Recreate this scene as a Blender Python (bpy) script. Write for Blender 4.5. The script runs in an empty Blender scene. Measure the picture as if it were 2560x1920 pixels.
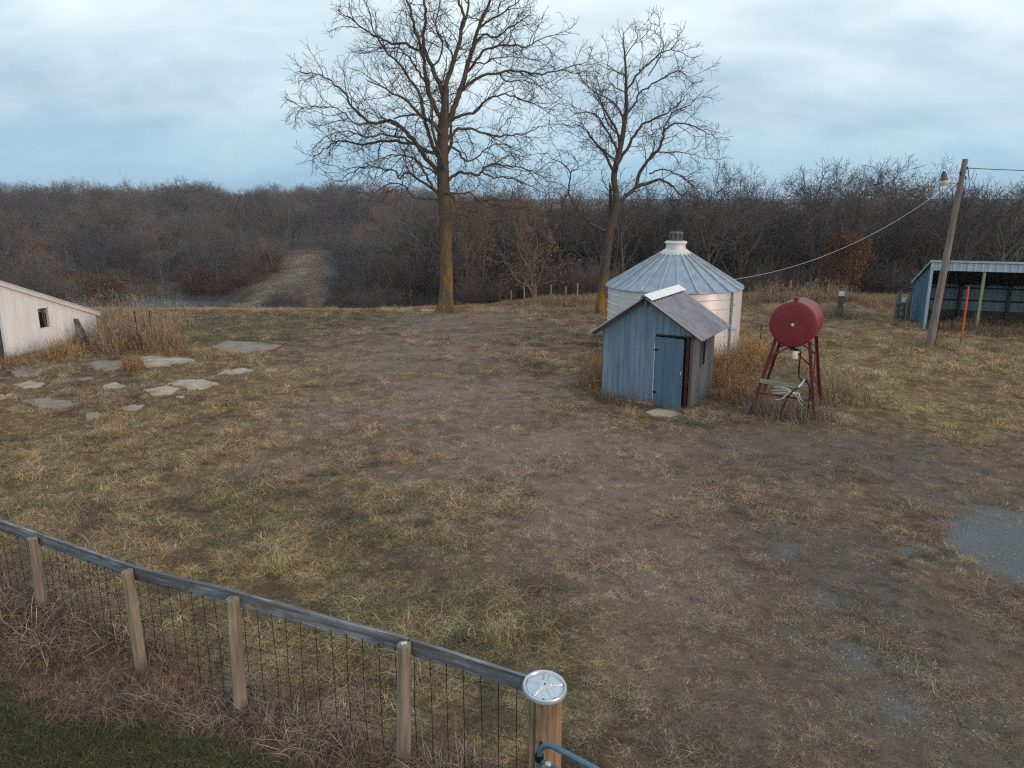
import bpy, math, random
import numpy as np
from mathutils import Vector, Matrix, Quaternion
R_ = math.radians
random.seed(7)
RNG = np.random.default_rng(11)
scene = bpy.context.scene
COL = scene.collection

# ---------------------------------------------------------------- measuring
F, CX, CY, EYE = 1880.0, 1280.0, 960.0, 5.1          # photograph measured at 2560 x 1920
PITCH = math.atan((960 - 501) / F)
cp, sp = math.cos(PITCH), math.sin(PITCH)
def ray(x, y):
    u = (x - CX) / F; v = (CY - y) / F
    return (u, cp + v * sp, -sp + v * cp)
def gnd(x, y, z=0.0):
    d = ray(x, y); t = (z - EYE) / d[2]
    return (d[0] * t, d[1] * t)
def at_y(x, y, Y):
    d = ray(x, y); t = Y / d[1]
    return Vector((d[0] * t, Y, EYE + d[2] * t))
def proj(X, Y, Z):
    z = Z - EYE; f = Y * cp - z * sp
    return CX + X / f * F, CY - (Y * sp + z * cp) / f * F
def on_plane(x, y, p0, d):
    """point of the vertical plane through p0 along d seen at x, y -> (distance along d, z)"""
    r = ray(x, y)
    n = (-d[1], d[0])
    t = (p0[0] * n[0] + p0[1] * n[1]) / (r[0] * n[0] + r[1] * n[1])
    return ((r[0] * t - p0[0]) * d[0] + (r[1] * t - p0[1]) * d[1], EYE + r[2] * t)

# ---------------------------------------------------------------- noise
_perm = np.random.default_rng(5).random((256, 256))
def vnoise(x, y):
    xi = np.floor(x).astype(int); yi = np.floor(y).astype(int)
    fx = x - xi; fy = y - yi
    fx = fx * fx * (3 - 2 * fx); fy = fy * fy * (3 - 2 * fy)
    a = _perm[xi & 255, yi & 255]; b = _perm[(xi + 1) & 255, yi & 255]
    c = _perm[xi & 255, (yi + 1) & 255]; d = _perm[(xi + 1) & 255, (yi + 1) & 255]
    return (a * (1 - fx) + b * fx) * (1 - fy) + (c * (1 - fx) + d * fx) * fy
def fbm(x, y, s=1.0, o=4):
    x = np.asarray(x, float) * s; y = np.asarray(y, float) * s
    t = 0; amp = .5; n = 0
    for k in range(o):
        t = t + amp * vnoise(x + 17.3 * k, y - 9.1 * k); n += amp
        x = x * 2.03; y = y * 2.03; amp *= .5
    return t / n
def sstep(a, b, x):
    t = np.clip((np.asarray(x, float) - a) / (b - a), 0, 1)
    return t * t * (3 - 2 * t)

# ---------------------------------------------------------------- terrain
LP = np.array([(-100, 0), (35.4, 0), (38.5, -.35), (47, -2.2), (60, -5.0), (80, -8.4), (100, -11.0), (112, -11.2), (125, -10.6),
               (185, -7.1), (260, -1.8), (400, 1.5), (1500, 2), (6000, 4)])
RP = np.array([(-100, 0), (38.6, 0), (43, -.3), (55, -2.0), (80, -4.6), (120, -6.6), (250, -7.5), (600, -9), (1500, -7), (2600, -8),
               (3600, 6), (6000, 16)])
POND = (-72.0, 125.5, 23.0, 9.5)
def terrain(x, y):
    x = np.asarray(x, float); y = np.asarray(y, float)
    w = sstep(.10, -.20, x / np.maximum(y, 40))
    yy = y + 1.2 * (fbm(x, y * 0 + 3, .13, 2) - .5)
    h = w * np.interp(yy, LP[:, 0], LP[:, 1]) + (1 - w) * np.interp(yy, RP[:, 0], RP[:, 1])
    e = np.sqrt(((x - POND[0]) / POND[2]) ** 2 + ((y - POND[1]) / POND[3]) ** 2)
    k = sstep(1.6, 1.0, e)
    h = h * (1 - k) + (-12.7) * k
    amp = sstep(40, 60, y) * 1.0
    h = h + amp * (fbm(x, y, .04, 3) - .5) * 1.6 * (1 - k)
    h = h + .05 * (fbm(x, y, .5, 3) - .5) * (1 - amp)
    return h
def tz(x, y): return float(terrain(x, y))

# ---------------------------------------------------------------- mesh builder
class MB:
    def __init__(s): s.v = []; s.f = []; s.g = []; s.b = []
    def add(s, vs, fs, gc=None, bl=None):
        o = len(s.v)
        s.v += [tuple(p) for p in vs]
        s.f += [tuple(i + o for i in q) for q in fs]
        s.g += [tuple(p) for p in (gc if gc is not None else vs)]
        bl = random.random() if bl is None else bl
        s.b += [bl] * len(vs)
        return s
    def box(s, c, size, rot=None):
        hx, hy, hz = [k / 2 for k in size]
        loc = [Vector((x, y, z)) for x in (-hx, hx) for y in (-hy, hy) for z in (-hz, hz)]
        k = max(range(3), key=lambda i: size[i])
        order = [i for i in range(3) if i != k] + [k]
        off = Vector((random.random() * 9, random.random() * 9, random.random() * 9))
        gc = [Vector([p[i] for i in order]) + off for p in loc]
        c = Vector(c)
        vs = [(rot @ p if rot is not None else p) + c for p in loc]
        return s.add(vs, [(0, 1, 3, 2), (4, 6, 7, 5), (0, 4, 5, 1), (2, 3, 7, 6), (0, 2, 6, 4), (1, 5, 7, 3)], gc)
    def beam(s, p0, p1, w, h, up=(0, 0, 1), seg=1, wob=0.0):
        p0 = Vector(p0); p1 = Vector(p1); d = p1 - p0; L = d.length; d.normalize()
        side = d.cross(Vector(up)).normalized(); u = side.cross(d)
        off = Vector((random.random() * 9, random.random() * 9, random.random() * 9))
        vs = []; gc = []; fs = []
        for i in range(seg + 1):
            t = i / seg
            j1 = (random.random() - .5) * wob if 0 < i < seg else 0; j2 = (random.random() - .5) * wob
            for (a, b) in ((-1, -1), (1, -1), (1, 1), (-1, 1)):
                vs.append(p0 + d * L * t + side * (a * w / 2) + u * (b * h / 2 + j1 + (j2 * .5 if b > 0 else 0)))
                gc.append(Vector((a * w / 2, b * h / 2, L * t)) + off)
        for i in range(seg):
            for k in range(4):
                a = i * 4 + k; b = i * 4 + (k + 1) % 4
                fs.append((a, b, b + 4, a + 4))
        fs.append((3, 2, 1, 0)); n = seg * 4; fs.append((n, n + 1, n + 2, n + 3))
        return s.add(vs, fs, gc)
    def tube(s, pts, rad, n=6, caps=True, lob=None):
        pts = [Vector(p) for p in pts]; m = len(pts)
        if not hasattr(rad, '__len__'): rad = [rad] * m
        vs = []; gc = []; fs = []; L = 0
        off = Vector((random.random() * 9, random.random() * 9, random.random() * 9))
        t0 = (pts[1] - pts[0]).normalized()
        a = Vector((1, 0, 0)) if abs(t0.x) < .8 else Vector((0, 1, 0))
        x = (a - t0 * a.dot(t0)).normalized()
        for i, p in enumerate(pts):
            t = pts[min(i + 1, m - 1)] - pts[max(i - 1, 0)]
            if t.length < 1e-9: t = t0.copy()
            t.normalize()
            x = x - t * x.dot(t)
            if x.length < 1e-6: x = t.orthogonal()
            x.normalize(); y = t.cross(x)
            if i: L += (pts[i] - pts[i - 1]).length
            for k in range(n):
                an = 2 * math.pi * k / n
                r = rad[i] * (lob[k % len(lob)] if lob else 1)
                q = x * (math.cos(an) * r) + y * (math.sin(an) * r)
                vs.append(p + q); gc.append(Vector((math.cos(an) * r, math.sin(an) * r, L)) + off)
        for i in range(m - 1):
            for k in range(n):
                k2 = (k + 1) % n
                fs.append((i * n + k, i * n + k2, (i + 1) * n + k2, (i + 1) * n + k))
        if caps:
            fs.append(tuple(range(n - 1, -1, -1))); fs.append(tuple((m - 1) * n + k for k in range(n)))
        return s.add(vs, fs, gc)
    def lathe(s, prof, n=32, mat=None, cap0=False, cap1=False, a0=0.0, a1=2 * math.pi):
        """prof: (r, z) pairs turned round z, then placed by the 4x4 mat"""
        full = abs(a1 - a0 - 2 * math.pi) < 1e-6
        cols = n if full else n + 1
        vs = []; fs = []
        for (r, z) in prof:
            for k in range(cols):
                an = a0 + (a1 - a0) * k / n
                p = Vector((r * math.cos(an), r * math.sin(an), z))
                vs.append(mat @ p if mat is not None else p)
        for i in range(len(prof) - 1):
            for k in range(n):
                k2 = (k + 1) % cols
                fs.append((i * cols + k, i * cols + k2, (i + 1) * cols + k2, (i + 1) * cols + k))
        if cap0: fs.append(tuple(range(cols - 1, -1, -1)))
        if cap1: fs.append(tuple((len(prof) - 1) * cols + k for k in range(cols)))
        return s.add(vs, fs)
    def prism(s, poly, z0, z1, inset=0.0):
        n = len(poly); cx = sum(p[0] for p in poly) / n; cy = sum(p[1] for p in poly) / n
        vs = [(p[0], p[1], z0) for p in poly] + [(p[0] + (cx - p[0]) * inset, p[1] + (cy - p[1]) * inset, z1) for p in poly]
        fs = [tuple(range(n - 1, -1, -1)), tuple(range(n, 2 * n))] + [(i, (i + 1) % n, n + (i + 1) % n, n + i) for i in range(n)]
        return s.add(vs, fs)
    def slab(s, quad, nrm, th):
        """flat polygon quad (points) thickened by th along nrm"""
        nrm = Vector(nrm) * th; n = len(quad)
        q = [Vector(p) for p in quad]
        vs = q + [p + nrm for p in q]
        return s.add(vs, [tuple(range(n - 1, -1, -1)), tuple(range(n, 2 * n))] + [(i, (i + 1) % n, n + (i + 1) % n, n + i) for i in range(n)])
    def sheet(s, o, u, v, nrm, waves, amp, th=.004, per=8, shape='sine'):
        """corrugated metal sheet: o + a*u + b*v, the waves run across u"""
        o = Vector(o); u = Vector(u); v = Vector(v); nrm = Vector(nrm).normalized()
        N = waves * per; vs = []; fs = []
        for side in (0, 1):
            for j in (0, 1):
                for i in range(N + 1):
                    t = i / N
                    ph = (t * waves) % 1.0
                    if shape == 'sine': h = amp * math.sin(2 * math.pi * ph)
                    else: h = amp * (1.0 if ph < .16 else (0.0 if ph > .28 else 1 - (ph - .16) / .12))
                    vs.append(o + u * t + v * j + nrm * (h + side * th))
        M = N + 1
        for i in range(N):
            fs.append((i, i + 1, M + i + 1, M + i)); a = 2 * M
            fs.append((a + i, a + M + i, a + M + i + 1, a + i + 1))
            fs.append((i, a + i, a + i + 1, i + 1)); fs.append((M + i, M + i + 1, a + M + i + 1, a + M + i))
        fs.append((0, M, 3 * M, 2 * M)); fs.append((N, 2 * M + N, 3 * M + N, M + N))
        return s.add(vs, fs)
    def build(s, name, mat, parent=None, smooth=None):
        me = bpy.data.meshes.new(name)
        off = WORLD.get(parent.name, (0, 0, 0)) if parent is not None else (0, 0, 0)
        V = np.array(s.v, dtype=np.float32).reshape(-1, 3) - np.array(off, dtype=np.float32)
        me.from_pydata(V.tolist(), [], s.f)
        if s.g:
            at = me.attributes.new('gc', 'FLOAT_VECTOR', 'POINT'); at.data.foreach_set('vector', np.array(s.g, dtype=np.float32).ravel())
            at = me.attributes.new('bl', 'FLOAT', 'POINT'); at.data.foreach_set('value', np.array(s.b, dtype=np.float32))
        if mat is not None: me.materials.append(mat)
        me.update()
        if smooth is not None:
            me.shade_smooth()
            if smooth < 179: me.set_sharp_from_angle(angle=R_(smooth))
        o = bpy.data.objects.new(name, me); COL.objects.link(o)
        if parent is not None:
            o.parent = parent
            WORLD[o.name] = off
        return o

WORLD = {}
def thing(name, label, cat, loc=(0, 0, 0), group=None):
    o = bpy.data.objects.new(name, None); COL.objects.link(o)
    o.empty_display_size = .2
    o.location = loc; WORLD[o.name] = tuple(loc)
    o['label'] = label; o['category'] = cat
    if group: o['group'] = group
    return o
def tag(o, label, cat, group=None, kind=None):
    if label: o['label'] = label
    if cat: o['category'] = cat
    if group: o['group'] = group
    if kind: o['kind'] = kind
    return o
def dup(root, loc, rz=0.0, sc=(1, 1, 1), label=None, group=None, cat=None):
    r = root.copy(); COL.objects.link(r)
    r.location = loc; r.rotation_euler = (0, 0, rz); r.scale = sc
    if label: r['label'] = label
    if cat: r['category'] = cat
    if group: r['group'] = group
    for ch in list(root.children):
        c = ch.copy(); COL.objects.link(c); c.parent = r
        for g in list(ch.children):
            d = g.copy(); COL.objects.link(d); d.parent = c
    return r

# ---------------------------------------------------------------- materials
def srgb(r, g, b):
    def f(c):
        c /= 255.0
        return c / 12.92 if c <= .04045 else ((c + .055) / 1.055) ** 2.4
    return (f(r), f(g), f(b), 1.0)
class Mat:
    def __init__(s, name, rough=.8, metal=0.0, spec=.3):
        s.m = bpy.data.materials.new(name); s.m.use_nodes = True
        s.nt = s.m.node_tree; s.N = s.nt.nodes; s.L = s.nt.links
        s.bsdf = s.N['Principled BSDF']
        s.bsdf.inputs['Roughness'].default_value = rough
        s.bsdf.inputs['Metallic'].default_value = metal
        s.bsdf.inputs['Specular IOR Level'].default_value = spec
    def node(s, t, **k):
        n = s.N.new(t)
        for a, b in k.items():
            if a.startswith('i_'): n.inputs[a[2:].replace('_', ' ')].default_value = b
            else: setattr(n, a, b)
        return n
    def link(s, a, b): s.L.new(a, b)
    def coord(s, kind='gc', scale=(1, 1, 1)):
        if kind == 'gc' or kind == 'attr':
            n = s.node('ShaderNodeAttribute', attribute_name='gc'); out = n.outputs['Vector']
        elif kind == 'pos':
            out = s.node('ShaderNodeNewGeometry').outputs['Position']
        else:
            out = s.node('ShaderNodeTexCoord').outputs['Object']
        m = s.node('ShaderNodeMapping'); m.inputs['Scale'].default_value = scale
        s.link(out, m.inputs['Vector'])
        return m.outputs['Vector']
    def noise(s, vec, scale, detail=4, rough=.55):
        n = s.node('ShaderNodeTexNoise'); n.inputs['Scale'].default_value = scale
        n.inputs['Detail'].default_value = detail; n.inputs['Roughness'].default_value = rough
        s.link(vec, n.inputs['Vector'])
        return n.outputs['Fac']
    def ramp(s, fac, stops):
        n = s.node('ShaderNodeValToRGB'); e = n.color_ramp.elements
        while len(e) < len(stops): e.new(.5)
        for q, (p, c) in zip(e, stops):
            q.position = p; q.color = c if len(c) == 4 else (*c, 1)
        s.link(fac, n.inputs['Fac'])
        return n.outputs['Color']
    def mix(s, fac, a, b, mode='MIX'):
        n = s.node('ShaderNodeMix', data_type='RGBA', blend_type=mode)
        for sock, val in ((n.inputs[0], fac), (n.inputs[6], a), (n.inputs[7], b)):
            if isinstance(val, (int, float)): sock.default_value = val
            elif isinstance(val, tuple): sock.default_value = val if len(val) == 4 else (*val, 1)
            else: s.link(val, sock)
        return n.outputs[2]
    def math(s, op, a, b=None, clamp=False):
        n = s.node('ShaderNodeMath', operation=op, use_clamp=clamp)
        for i, val in enumerate((a, b)):
            if val is None: continue
            if isinstance(val, (int, float)): n.inputs[i].default_value = val
            else: s.link(val, n.inputs[i])
        return n.outputs[0]
    def bump(s, h, strength=.3, dist=.01):
        n = s.node('ShaderNodeBump'); n.inputs['Strength'].default_value = strength; n.inputs['Distance'].default_value = dist
        s.link(h, n.inputs['Height']); s.link(n.outputs['Normal'], s.bsdf.inputs['Normal'])
    def color(s, c):
        if isinstance(c, tuple): s.bsdf.inputs['Base Color'].default_value = c if len(c) == 4 else (*c, 1)
        else: s.link(c, s.bsdf.inputs['Base Color'])
        return s.m

def wood(name, c0, c1, c2, lichen=None):
    M = Mat(name, .85, 0, .2)
    v = M.coord('gc', (26, 26, 1.3))
    f = M.noise(v, 1.0, 6, .65)
    col = M.ramp(f, [(.28, c0), (.5, c1), (.72, c2)])
    v2 = M.coord('gc', (1.5, 1.5, 1.1)); f2 = M.noise(v2, 2.0, 3)
    col = M.mix(M.ramp(f2, [(.35, (0, 0, 0, 1)), (.7, (1, 1, 1, 1))]), col, M.mix(.5, col, c0), 'MIX')
    if lichen:
        f3 = M.noise(M.coord('gc', (6, 6, 3)), 1.7, 5, .6)
        col = M.mix(M.ramp(f3, [(.52, (0, 0, 0, 1)), (.66, (1, 1, 1, 1))]), col, lichen)
    M.bump(f, .5, .006)
    return M.color(col)
def metal(name, base, dark, rough=.5, met=.55, streak=(3, 3, .5), scale=1.6, rust=None, rust_at=.62, spec=.4):
    M = Mat(name, rough, met, spec)
    v = M.coord('obj', streak); f = M.noise(v, scale, 5, .6)
    col = M.ramp(f, [(.3, dark), (.62, base)])
    f3 = M.noise(M.coord('obj', (18, 18, 5)), 1.4, 4, .7)
    col = M.mix(M.math('MULTIPLY', f3, .35), col, dark)
    if rust:
        f2 = M.noise(M.coord('obj', (4, 4, 2)), 1.3, 6, .65)
        k = M.ramp(f2, [(rust_at, (0, 0, 0, 1)), (rust_at + .1, (1, 1, 1, 1))])
        col = M.mix(k, col, rust)
    r = M.node('ShaderNodeMapRange'); M.link(f3, r.inputs['Value'])
    r.inputs['To Min'].default_value = rough - .1; r.inputs['To Max'].default_value = rough + .15
    M.link(r.outputs['Result'], M.bsdf.inputs['Roughness'])
    return M.color(col)
def plain(name, c, rough=.8, met=0.0, var=.25, scale=6):
    M = Mat(name, rough, met, .3)
    f = M.noise(M.coord('obj'), scale, 4)
    d = tuple(k * (1 - var) for k in c[:3]) + (1,); b = tuple(min(1, k * (1 + var)) for k in c[:3]) + (1,)
    return M.color(M.ramp(f, [(.3, d), (.7, b)]))
def blade_mat(name, rough=.75, trans=.0):
    """grass: colour per tuft from the instance's tint, varied per blade"""
    M = Mat(name, rough, 0, .15)
    t = M.node('ShaderNodeAttribute', attribute_name='tint', attribute_type='INSTANCER').outputs['Color']
    b = M.node('ShaderNodeAttribute', attribute_name='bl').outputs['Fac']
    k = M.ramp(b, [(0, (.30, .29, .28, 1)), (.45, (.80, .80, .80, 1)), (.8, (1.3, 1.27, 1.2, 1)), (1, (2.0, 1.9, 1.7, 1))])
    return M.color(M.mix(1.0, t, k, 'MULTIPLY'))
def stalk_mat(name, c, rough=.8):
    M = Mat(name, rough, 0, .15)
    b = M.node('ShaderNodeAttribute', attribute_name='bl').outputs['Fac']
    k = M.ramp(b, [(0, (.26, .24, .24, 1)), (.5, (.8, .78, .76, 1)), (.85, (1.25, 1.2, 1.1, 1)), (1, (1.8, 1.7, 1.45, 1))])
    return M.color(M.mix(1.0, c, k, 'MULTIPLY'))
def bark(name, c0, c1, lichen=None, rnd=None, lich_h=None):
    M = Mat(name, .95, 0, .1)
    f = M.noise(M.coord('gc', (9, 9, 2.2)), 1.5, 6, .7)
    col = M.ramp(f, [(.3, c0), (.68, c1)])
    if rnd:
        r = M.node('ShaderNodeObjectInfo').outputs['Random']
        col = M.mix(1.0, col, M.ramp(r, rnd), 'MULTIPLY')
    if lichen:
        f2 = M.noise(M.coord('gc', (3.0, 3.0, .8)), 1.5, 5, .65)
        k = M.ramp(f2, [(.45, (0, 0, 0, 1)), (.62, (1, 1, 1, 1))])
        z = M.node('ShaderNodeSeparateXYZ'); M.link(M.node('ShaderNodeTexCoord').outputs['Object'], z.inputs[0])
        h = M.node('ShaderNodeMapRange'); M.link(z.outputs['Z'], h.inputs['Value'])
        h.inputs['From Min'].default_value = .3; h.inputs['From Max'].default_value = lich_h
        h.inputs['To Min'].default_value = 1.0; h.inputs['To Max'].default_value = .06
        col = M.mix(M.math('MULTIPLY', k, h.outputs['Result']), col, lichen)
    M.bump(f, .8, .03)
    return M.color(col)

MT = dict(
    post=wood('post_wood', (.11, .088, .066, 1), (.265, .215, .158, 1), (.44, .365, .28, 1)),
    bigpost=wood('corner_post_wood', (.10, .068, .045, 1), (.31, .205, .12, 1), (.46, .33, .21, 1)),
    rail=wood('weathered_rail', (.045, .047, .054, 1), (.19, .195, .212, 1), (.46, .46, .47, 1), (.13, .12, .095, 1)),
    greywood=wood('grey_wood', (.08, .075, .07, 1), (.17, .16, .15, 1), (.26, .25, .23, 1)),
    oldwood=wood('old_brown_wood', (.05, .04, .035, 1), (.11, .09, .08, 1), (.18, .15, .13, 1)),
    greenwood=wood('treated_wood', (.16, .17, .12, 1), (.26, .28, .20, 1), (.34, .36, .27, 1)),
    polewood=wood('pole_wood', (.10, .085, .075, 1), (.21, .18, .155, 1), (.30, .265, .23, 1)),
    wire=plain('wire_metal', (.016, .015, .015), .6, .3),
    galv=metal('galvanised_steel', (.60, .61, .62, 1), (.40, .42, .44, 1), .42, .75),
    binwall=metal('bin_steel', (.74, .74, .75, 1), (.56, .565, .58, 1), .45, .42, (2, 2, .25), 1.2, (.30, .22, .16, 1), .70),
    binroof=metal('bin_roof_steel', (.37, .435, .52, 1), (.23, .29, .365, 1), .42, .55, (3, 3, 1), 1.2, (.25, .15, .10, 1), .72),
    shedblue=metal('faded_blue_paint', (.205, .285, .365, 1), (.10, .16, .22, 1), .6, .0, (5, 5, .6), 1.2),
    doorblue=metal('blue_door_paint', (.105, .178, .245, 1), (.065, .12, .17, 1), .6, .0, (6, 6, .8), 1.3, (.42, .50, .56, 1), .66),
    shedside=metal('dull_galvanised', (.27, .275, .30, 1), (.15, .155, .175, 1), .5, .35, (6, 6, .5), 1.3),
    shedroof=metal('brown_tin', (.33, .30, .32, 1), (.22, .195, .21, 1), .34, .6, (3, 3, 3), 1.2, (.20, .12, .09, 1), .66),
    ridge=plain('white_flashing', (.78, .79, .80), .5, .1, .08),
    openblue=metal('blue_barn_steel', (.07, .17, .265, 1), (.04, .11, .185, 1), .5, .1, (5, 5, .4), 1.2),
    opentrim=metal('pale_blue_trim', (.35, .45, .53, 1), (.25, .34, .42, 1), .5, .1, (5, 5, 1), 1.2),
    openin=metal('grey_green_liner', (.30, .37, .38, 1), (.17, .22, .23, 1), .6, .1, (6, 6, .5), 1.3),
    white=metal('chalky_white_wall', (.745, .765, .77, 1), (.60, .61, .605, 1), .8, .0, (4, 4, .5), 1.5, (.38, .33, .28, 1), .66),
    whitemetal=metal('white_roof_metal', (.72, .72, .71, 1), (.58, .58, .57, 1), .5, .2, (3, 3, 3), 1.2),
    redpaint=metal('red_tank_paint', (.235, .025, .031, 1), (.15, .016, .021, 1), .42, .0, (2, 2, 2), 1.4, (.14, .06, .05, 1), .72),
    redleg=metal('red_leg_paint', (.17, .022, .025, 1), (.09, .016, .018, 1), .55, .0, (5, 5, 2), 1.4, (.07, .03, .025, 1), .62),
    darkred=plain('dark_red_jamb', (.075, .022, .024), .7),
    black=plain('black_rubber', (.012, .012, .013), .5),
    dark=plain('dark_recess', (.02, .02, .022), .8),  # near black; under the open shed's roof it is painted shade
    silver=plain('bright_steel', (.62, .63, .65), .3, .8, .1),
    hub=plain('hubcap_silver', (.56, .60, .65), .30, .55, .08, 3),
    gate=metal('blue_gate_paint', (.115, .19, .265, 1), (.08, .14, .20, 1), .45, .1, (6, 6, 2), 1.4),
    bone=plain('pale_antler', (.62, .59, .55), .6, 0, .12),
    orange=plain('orange_marker', (.55, .10, .03), .5, 0, .12),
    lampgrey=plain('lamp_housing', (.10, .10, .105), .5, .3),
    lampshade=plain('lamp_refractor', (.52, .46, .38), .35, 0, .15),
    concrete=None,
    glass=None,
    bark_big=bark('big_tree_bark', (.050, .040, .032, 1), (.145, .115, .085, 1), (.20, .145, .035, 1), None, 7.0),
    bark_two=bark('second_tree_bark', (.045, .038, .033, 1), (.118, .096, .078, 1), (.30, .16, .02, 1), None, 2.0),
    bark_big_twig=bark('big_tree_twigs', (.040, .033, .030, 1), (.085, .068, .055, 1)),
    bark_wood=bark('wood_bark', (.075, .067, .062, 1), (.19, .168, .15, 1), None, [(0, (.65, .65, .68, 1)), (1, (1.3, 1.25, 1.2, 1))]),
    twig_wood=bark('wood_twigs', (.105, .093, .089, 1), (.18, .158, .148, 1), None,
                   [(0, (.42, .44, .50, 1)), (.35, (.75, .74, .77, 1)), (.7, (1.05, .98, .93, 1)), (.9, (1.25, 1.05, .92, 1)), (1, (1.5, 1.08, .9, 1))]),
    brush_red=bark('red_brush_twigs', (.115, .072, .060, 1), (.20, .125, .10, 1), None, [(0, (.7, .75, .8, 1)), (1, (1.25, 1.0, .9, 1))]),
    pale_bark=bark('pale_bark', (.12, .095, .082, 1), (.22, .175, .148, 1)),
    brush=bark('brush_twigs', (.085, .074, .070, 1), (.165, .142, .132, 1), None, [(0, (.7, .7, .75, 1)), (1, (1.3, 1.1, 1.0, 1))]),
    rust_leaf=stalk_mat('rust_dead_leaves', (.215, .092, .046, 1)),
    pink_leaf=stalk_mat('faded_dead_leaves', (.26, .135, .095, 1)),
    blade=blade_mat('dry_grass_blades'),
)
def concrete(k=1.0):
    M = Mat('old_concrete', .9, 0, .2)
    f = M.noise(M.coord('pos', (1, 1, 1)), 2.5, 6, .65)
    col = M.ramp(f, [(.32, (.32 * k, .245 * k, .19 * k, 1)), (.5, (.48 * k, .395 * k, .32 * k, 1)), (.72, (.58 * k, .49 * k, .405 * k, 1))])
    g = M.noise(M.coord('pos', (1, 1, 1)), 30, 4, .7)
    col = M.mix(M.math('MULTIPLY', g, .3), col, (.16, .13, .11, 1))
    M.bump(g, .4, .01)
    return M.color(col)
MT['concrete'] = concrete(); MT['concrete_dull'] = concrete(.62)
def glass():
    M = Mat('dusty_glass', .15, 0, .5)
    f = M.noise(M.coord('obj', (3, 3, 3)), 3, 4)
    return M.color(M.ramp(f, [(.3, (.03, .032, .035, 1)), (.8, (.09, .088, .085, 1))]))
MT['glass'] = glass()
# ================================================================= GROUND
FENCE = [(-9.5, 10.25), (-7.62, 9.31), (-5.83, 8.43), (-4.14, 7.38), (-2.72, 6.62), (-.955, 5.92), (.27, 5.32)]
FENCE_H = [1.2, 1.19, 1.11, 1.23, 1.33, 1.28]
def fence_dist(x, y):
    """signed distance to the near fence line, positive on the yard side"""
    x = np.asarray(x, float); y = np.asarray(y, float)
    best = np.full(x.shape, 1e9); sg = np.ones(x.shape)
    for (a, b) in zip(FENCE[:-1], FENCE[1:]):
        dx, dy = b[0] - a[0], b[1] - a[1]; L2 = dx * dx + dy * dy
        t = np.clip(((x - a[0]) * dx + (y - a[1]) * dy) / L2, 0, 1)
        d = np.hypot(x - a[0] - t * dx, y - a[1] - t * dy)
        s_ = np.where(dx * (y - a[1]) - dy * (x - a[0]) > 0, 1.0, -1.0)
        m = d < best
        best = np.where(m, d, best); sg = np.where(m, s_, sg)
    return best * sg

# measured spots: photograph pixel of the centre, radii in metres (across, in depth), weight
def spots(lst): return [(*gnd(px * 1.1573, py * 1.1573), rx, ry, w) for (px, py, rx, ry, w) in lst]
WORN = spots([(980, 700, 2.6, 5, .9), (900, 760, 3.0, 4, .9), (1000, 860, 3.0, 3, 1), (1150, 960, 2.6, 2.2, 1), (1330, 1060, 2.2, 1.8, .9),
              (1450, 980, 2.2, 1.6, .8), (1200, 1110, 1.6, 1.3, .8), (1500, 1220, 2.0, 1.5, .9), (1480, 1420, 1.2, 1.1, .7), (760, 880, 2, 2, .6), (640, 1000, 1.2, .8, .5), (1250, 1000, 2, 1.2, .7)])
DARK = spots([(1750, 980, 2.2, 1.8, .9), (2000, 1010, 2.5, 1.8, .9), (1750, 1180, 1.5, 1.3, .9), (1900, 1300, 1.6, 1.5, 1), (2100, 1420, 1.4, 1.3, 1),
              (1850, 1500, 1.3, 1.1, 1), (2000, 1600, 1.4, 1.1, 1), (1600, 1560, .9, .8, .8), (2050, 1080, 2.0, .9, .8)])
GRAV = spots([(2170, 1200, .62, 1.15, 1.5), (2300, 1190, 1.0, 1.5, 1.5), (1700, 1190, .5, .5, .55), (1840, 1190, .4, .4, .5), (1790, 1300, .4, .45, .55), (1850, 1420, .45, .45, .55),
              (1960, 1440, .35, .3, .6), (1930, 1530, .4, .3, .6), (1720, 1380, .3, .3, .4), (2080, 1560, .4, .3, .5), (2090, 1130, .5, .4, .6), (1990, 1190, .5, .5, .6)])
GREEN = spots([(480, 715, 3.2, 3.0, 1.0), (560, 700, 3.5, 2.6, .7), (1000, 1290, .9, 1.0, .8), (860, 1180, 1.2, 1.0, .8), (1150, 1370, .8, .7, .8), (1300, 1480, .5, .6, .6), (760, 1330, 1, .8, .8), (420, 1330, 1.2, .9, .7), (1090, 1520, .8, .6, .6),
               (200, 1050, 1.8, 1.4, .45), (560, 1120, 1.5, 1.1, .5), (1500, 840, 1.2, 1.2, .35), (2080, 690, 4, 3, .5), (1380, 900, 1.0, .8, .4)])
GOLD = spots([(1950, 860, 3, 2.2, .9), (2120, 930, 2.4, 1.8, .8), (1820, 780, 3, 3, .8), (2080, 780, 4, 3, .8), (300, 930, 2.2, 1.5, .6), (100, 1000, 1.6, 1.3, .6), (2000, 720, 5, 3, .7),
              (620, 950, 2, 1.3, .5), (500, 1240, 1.1, .7, .5), (640, 1230, .8, .6, .7), (1320, 1390, .5, .5, .5), (560, 820, 2.5, 1.8, .5)])
def field(sp, x, y, jag=.55):
    jx = (fbm(x, y, .9, 4) - .5) * 2; jy = (fbm(x + 40, y - 30, .9, 4) - .5) * 2
    t = np.zeros(np.shape(x))
    for (cx, cy, rx, ry, w) in sp:
        d = ((x + jx * jag * rx - cx) / rx) ** 2 + ((y + jy * jag * ry - cy) / ry) ** 2
        t = np.maximum(t, w * np.exp(-d * .9))
    return t
C_ = lambda *a: np.array(a, float)
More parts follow.
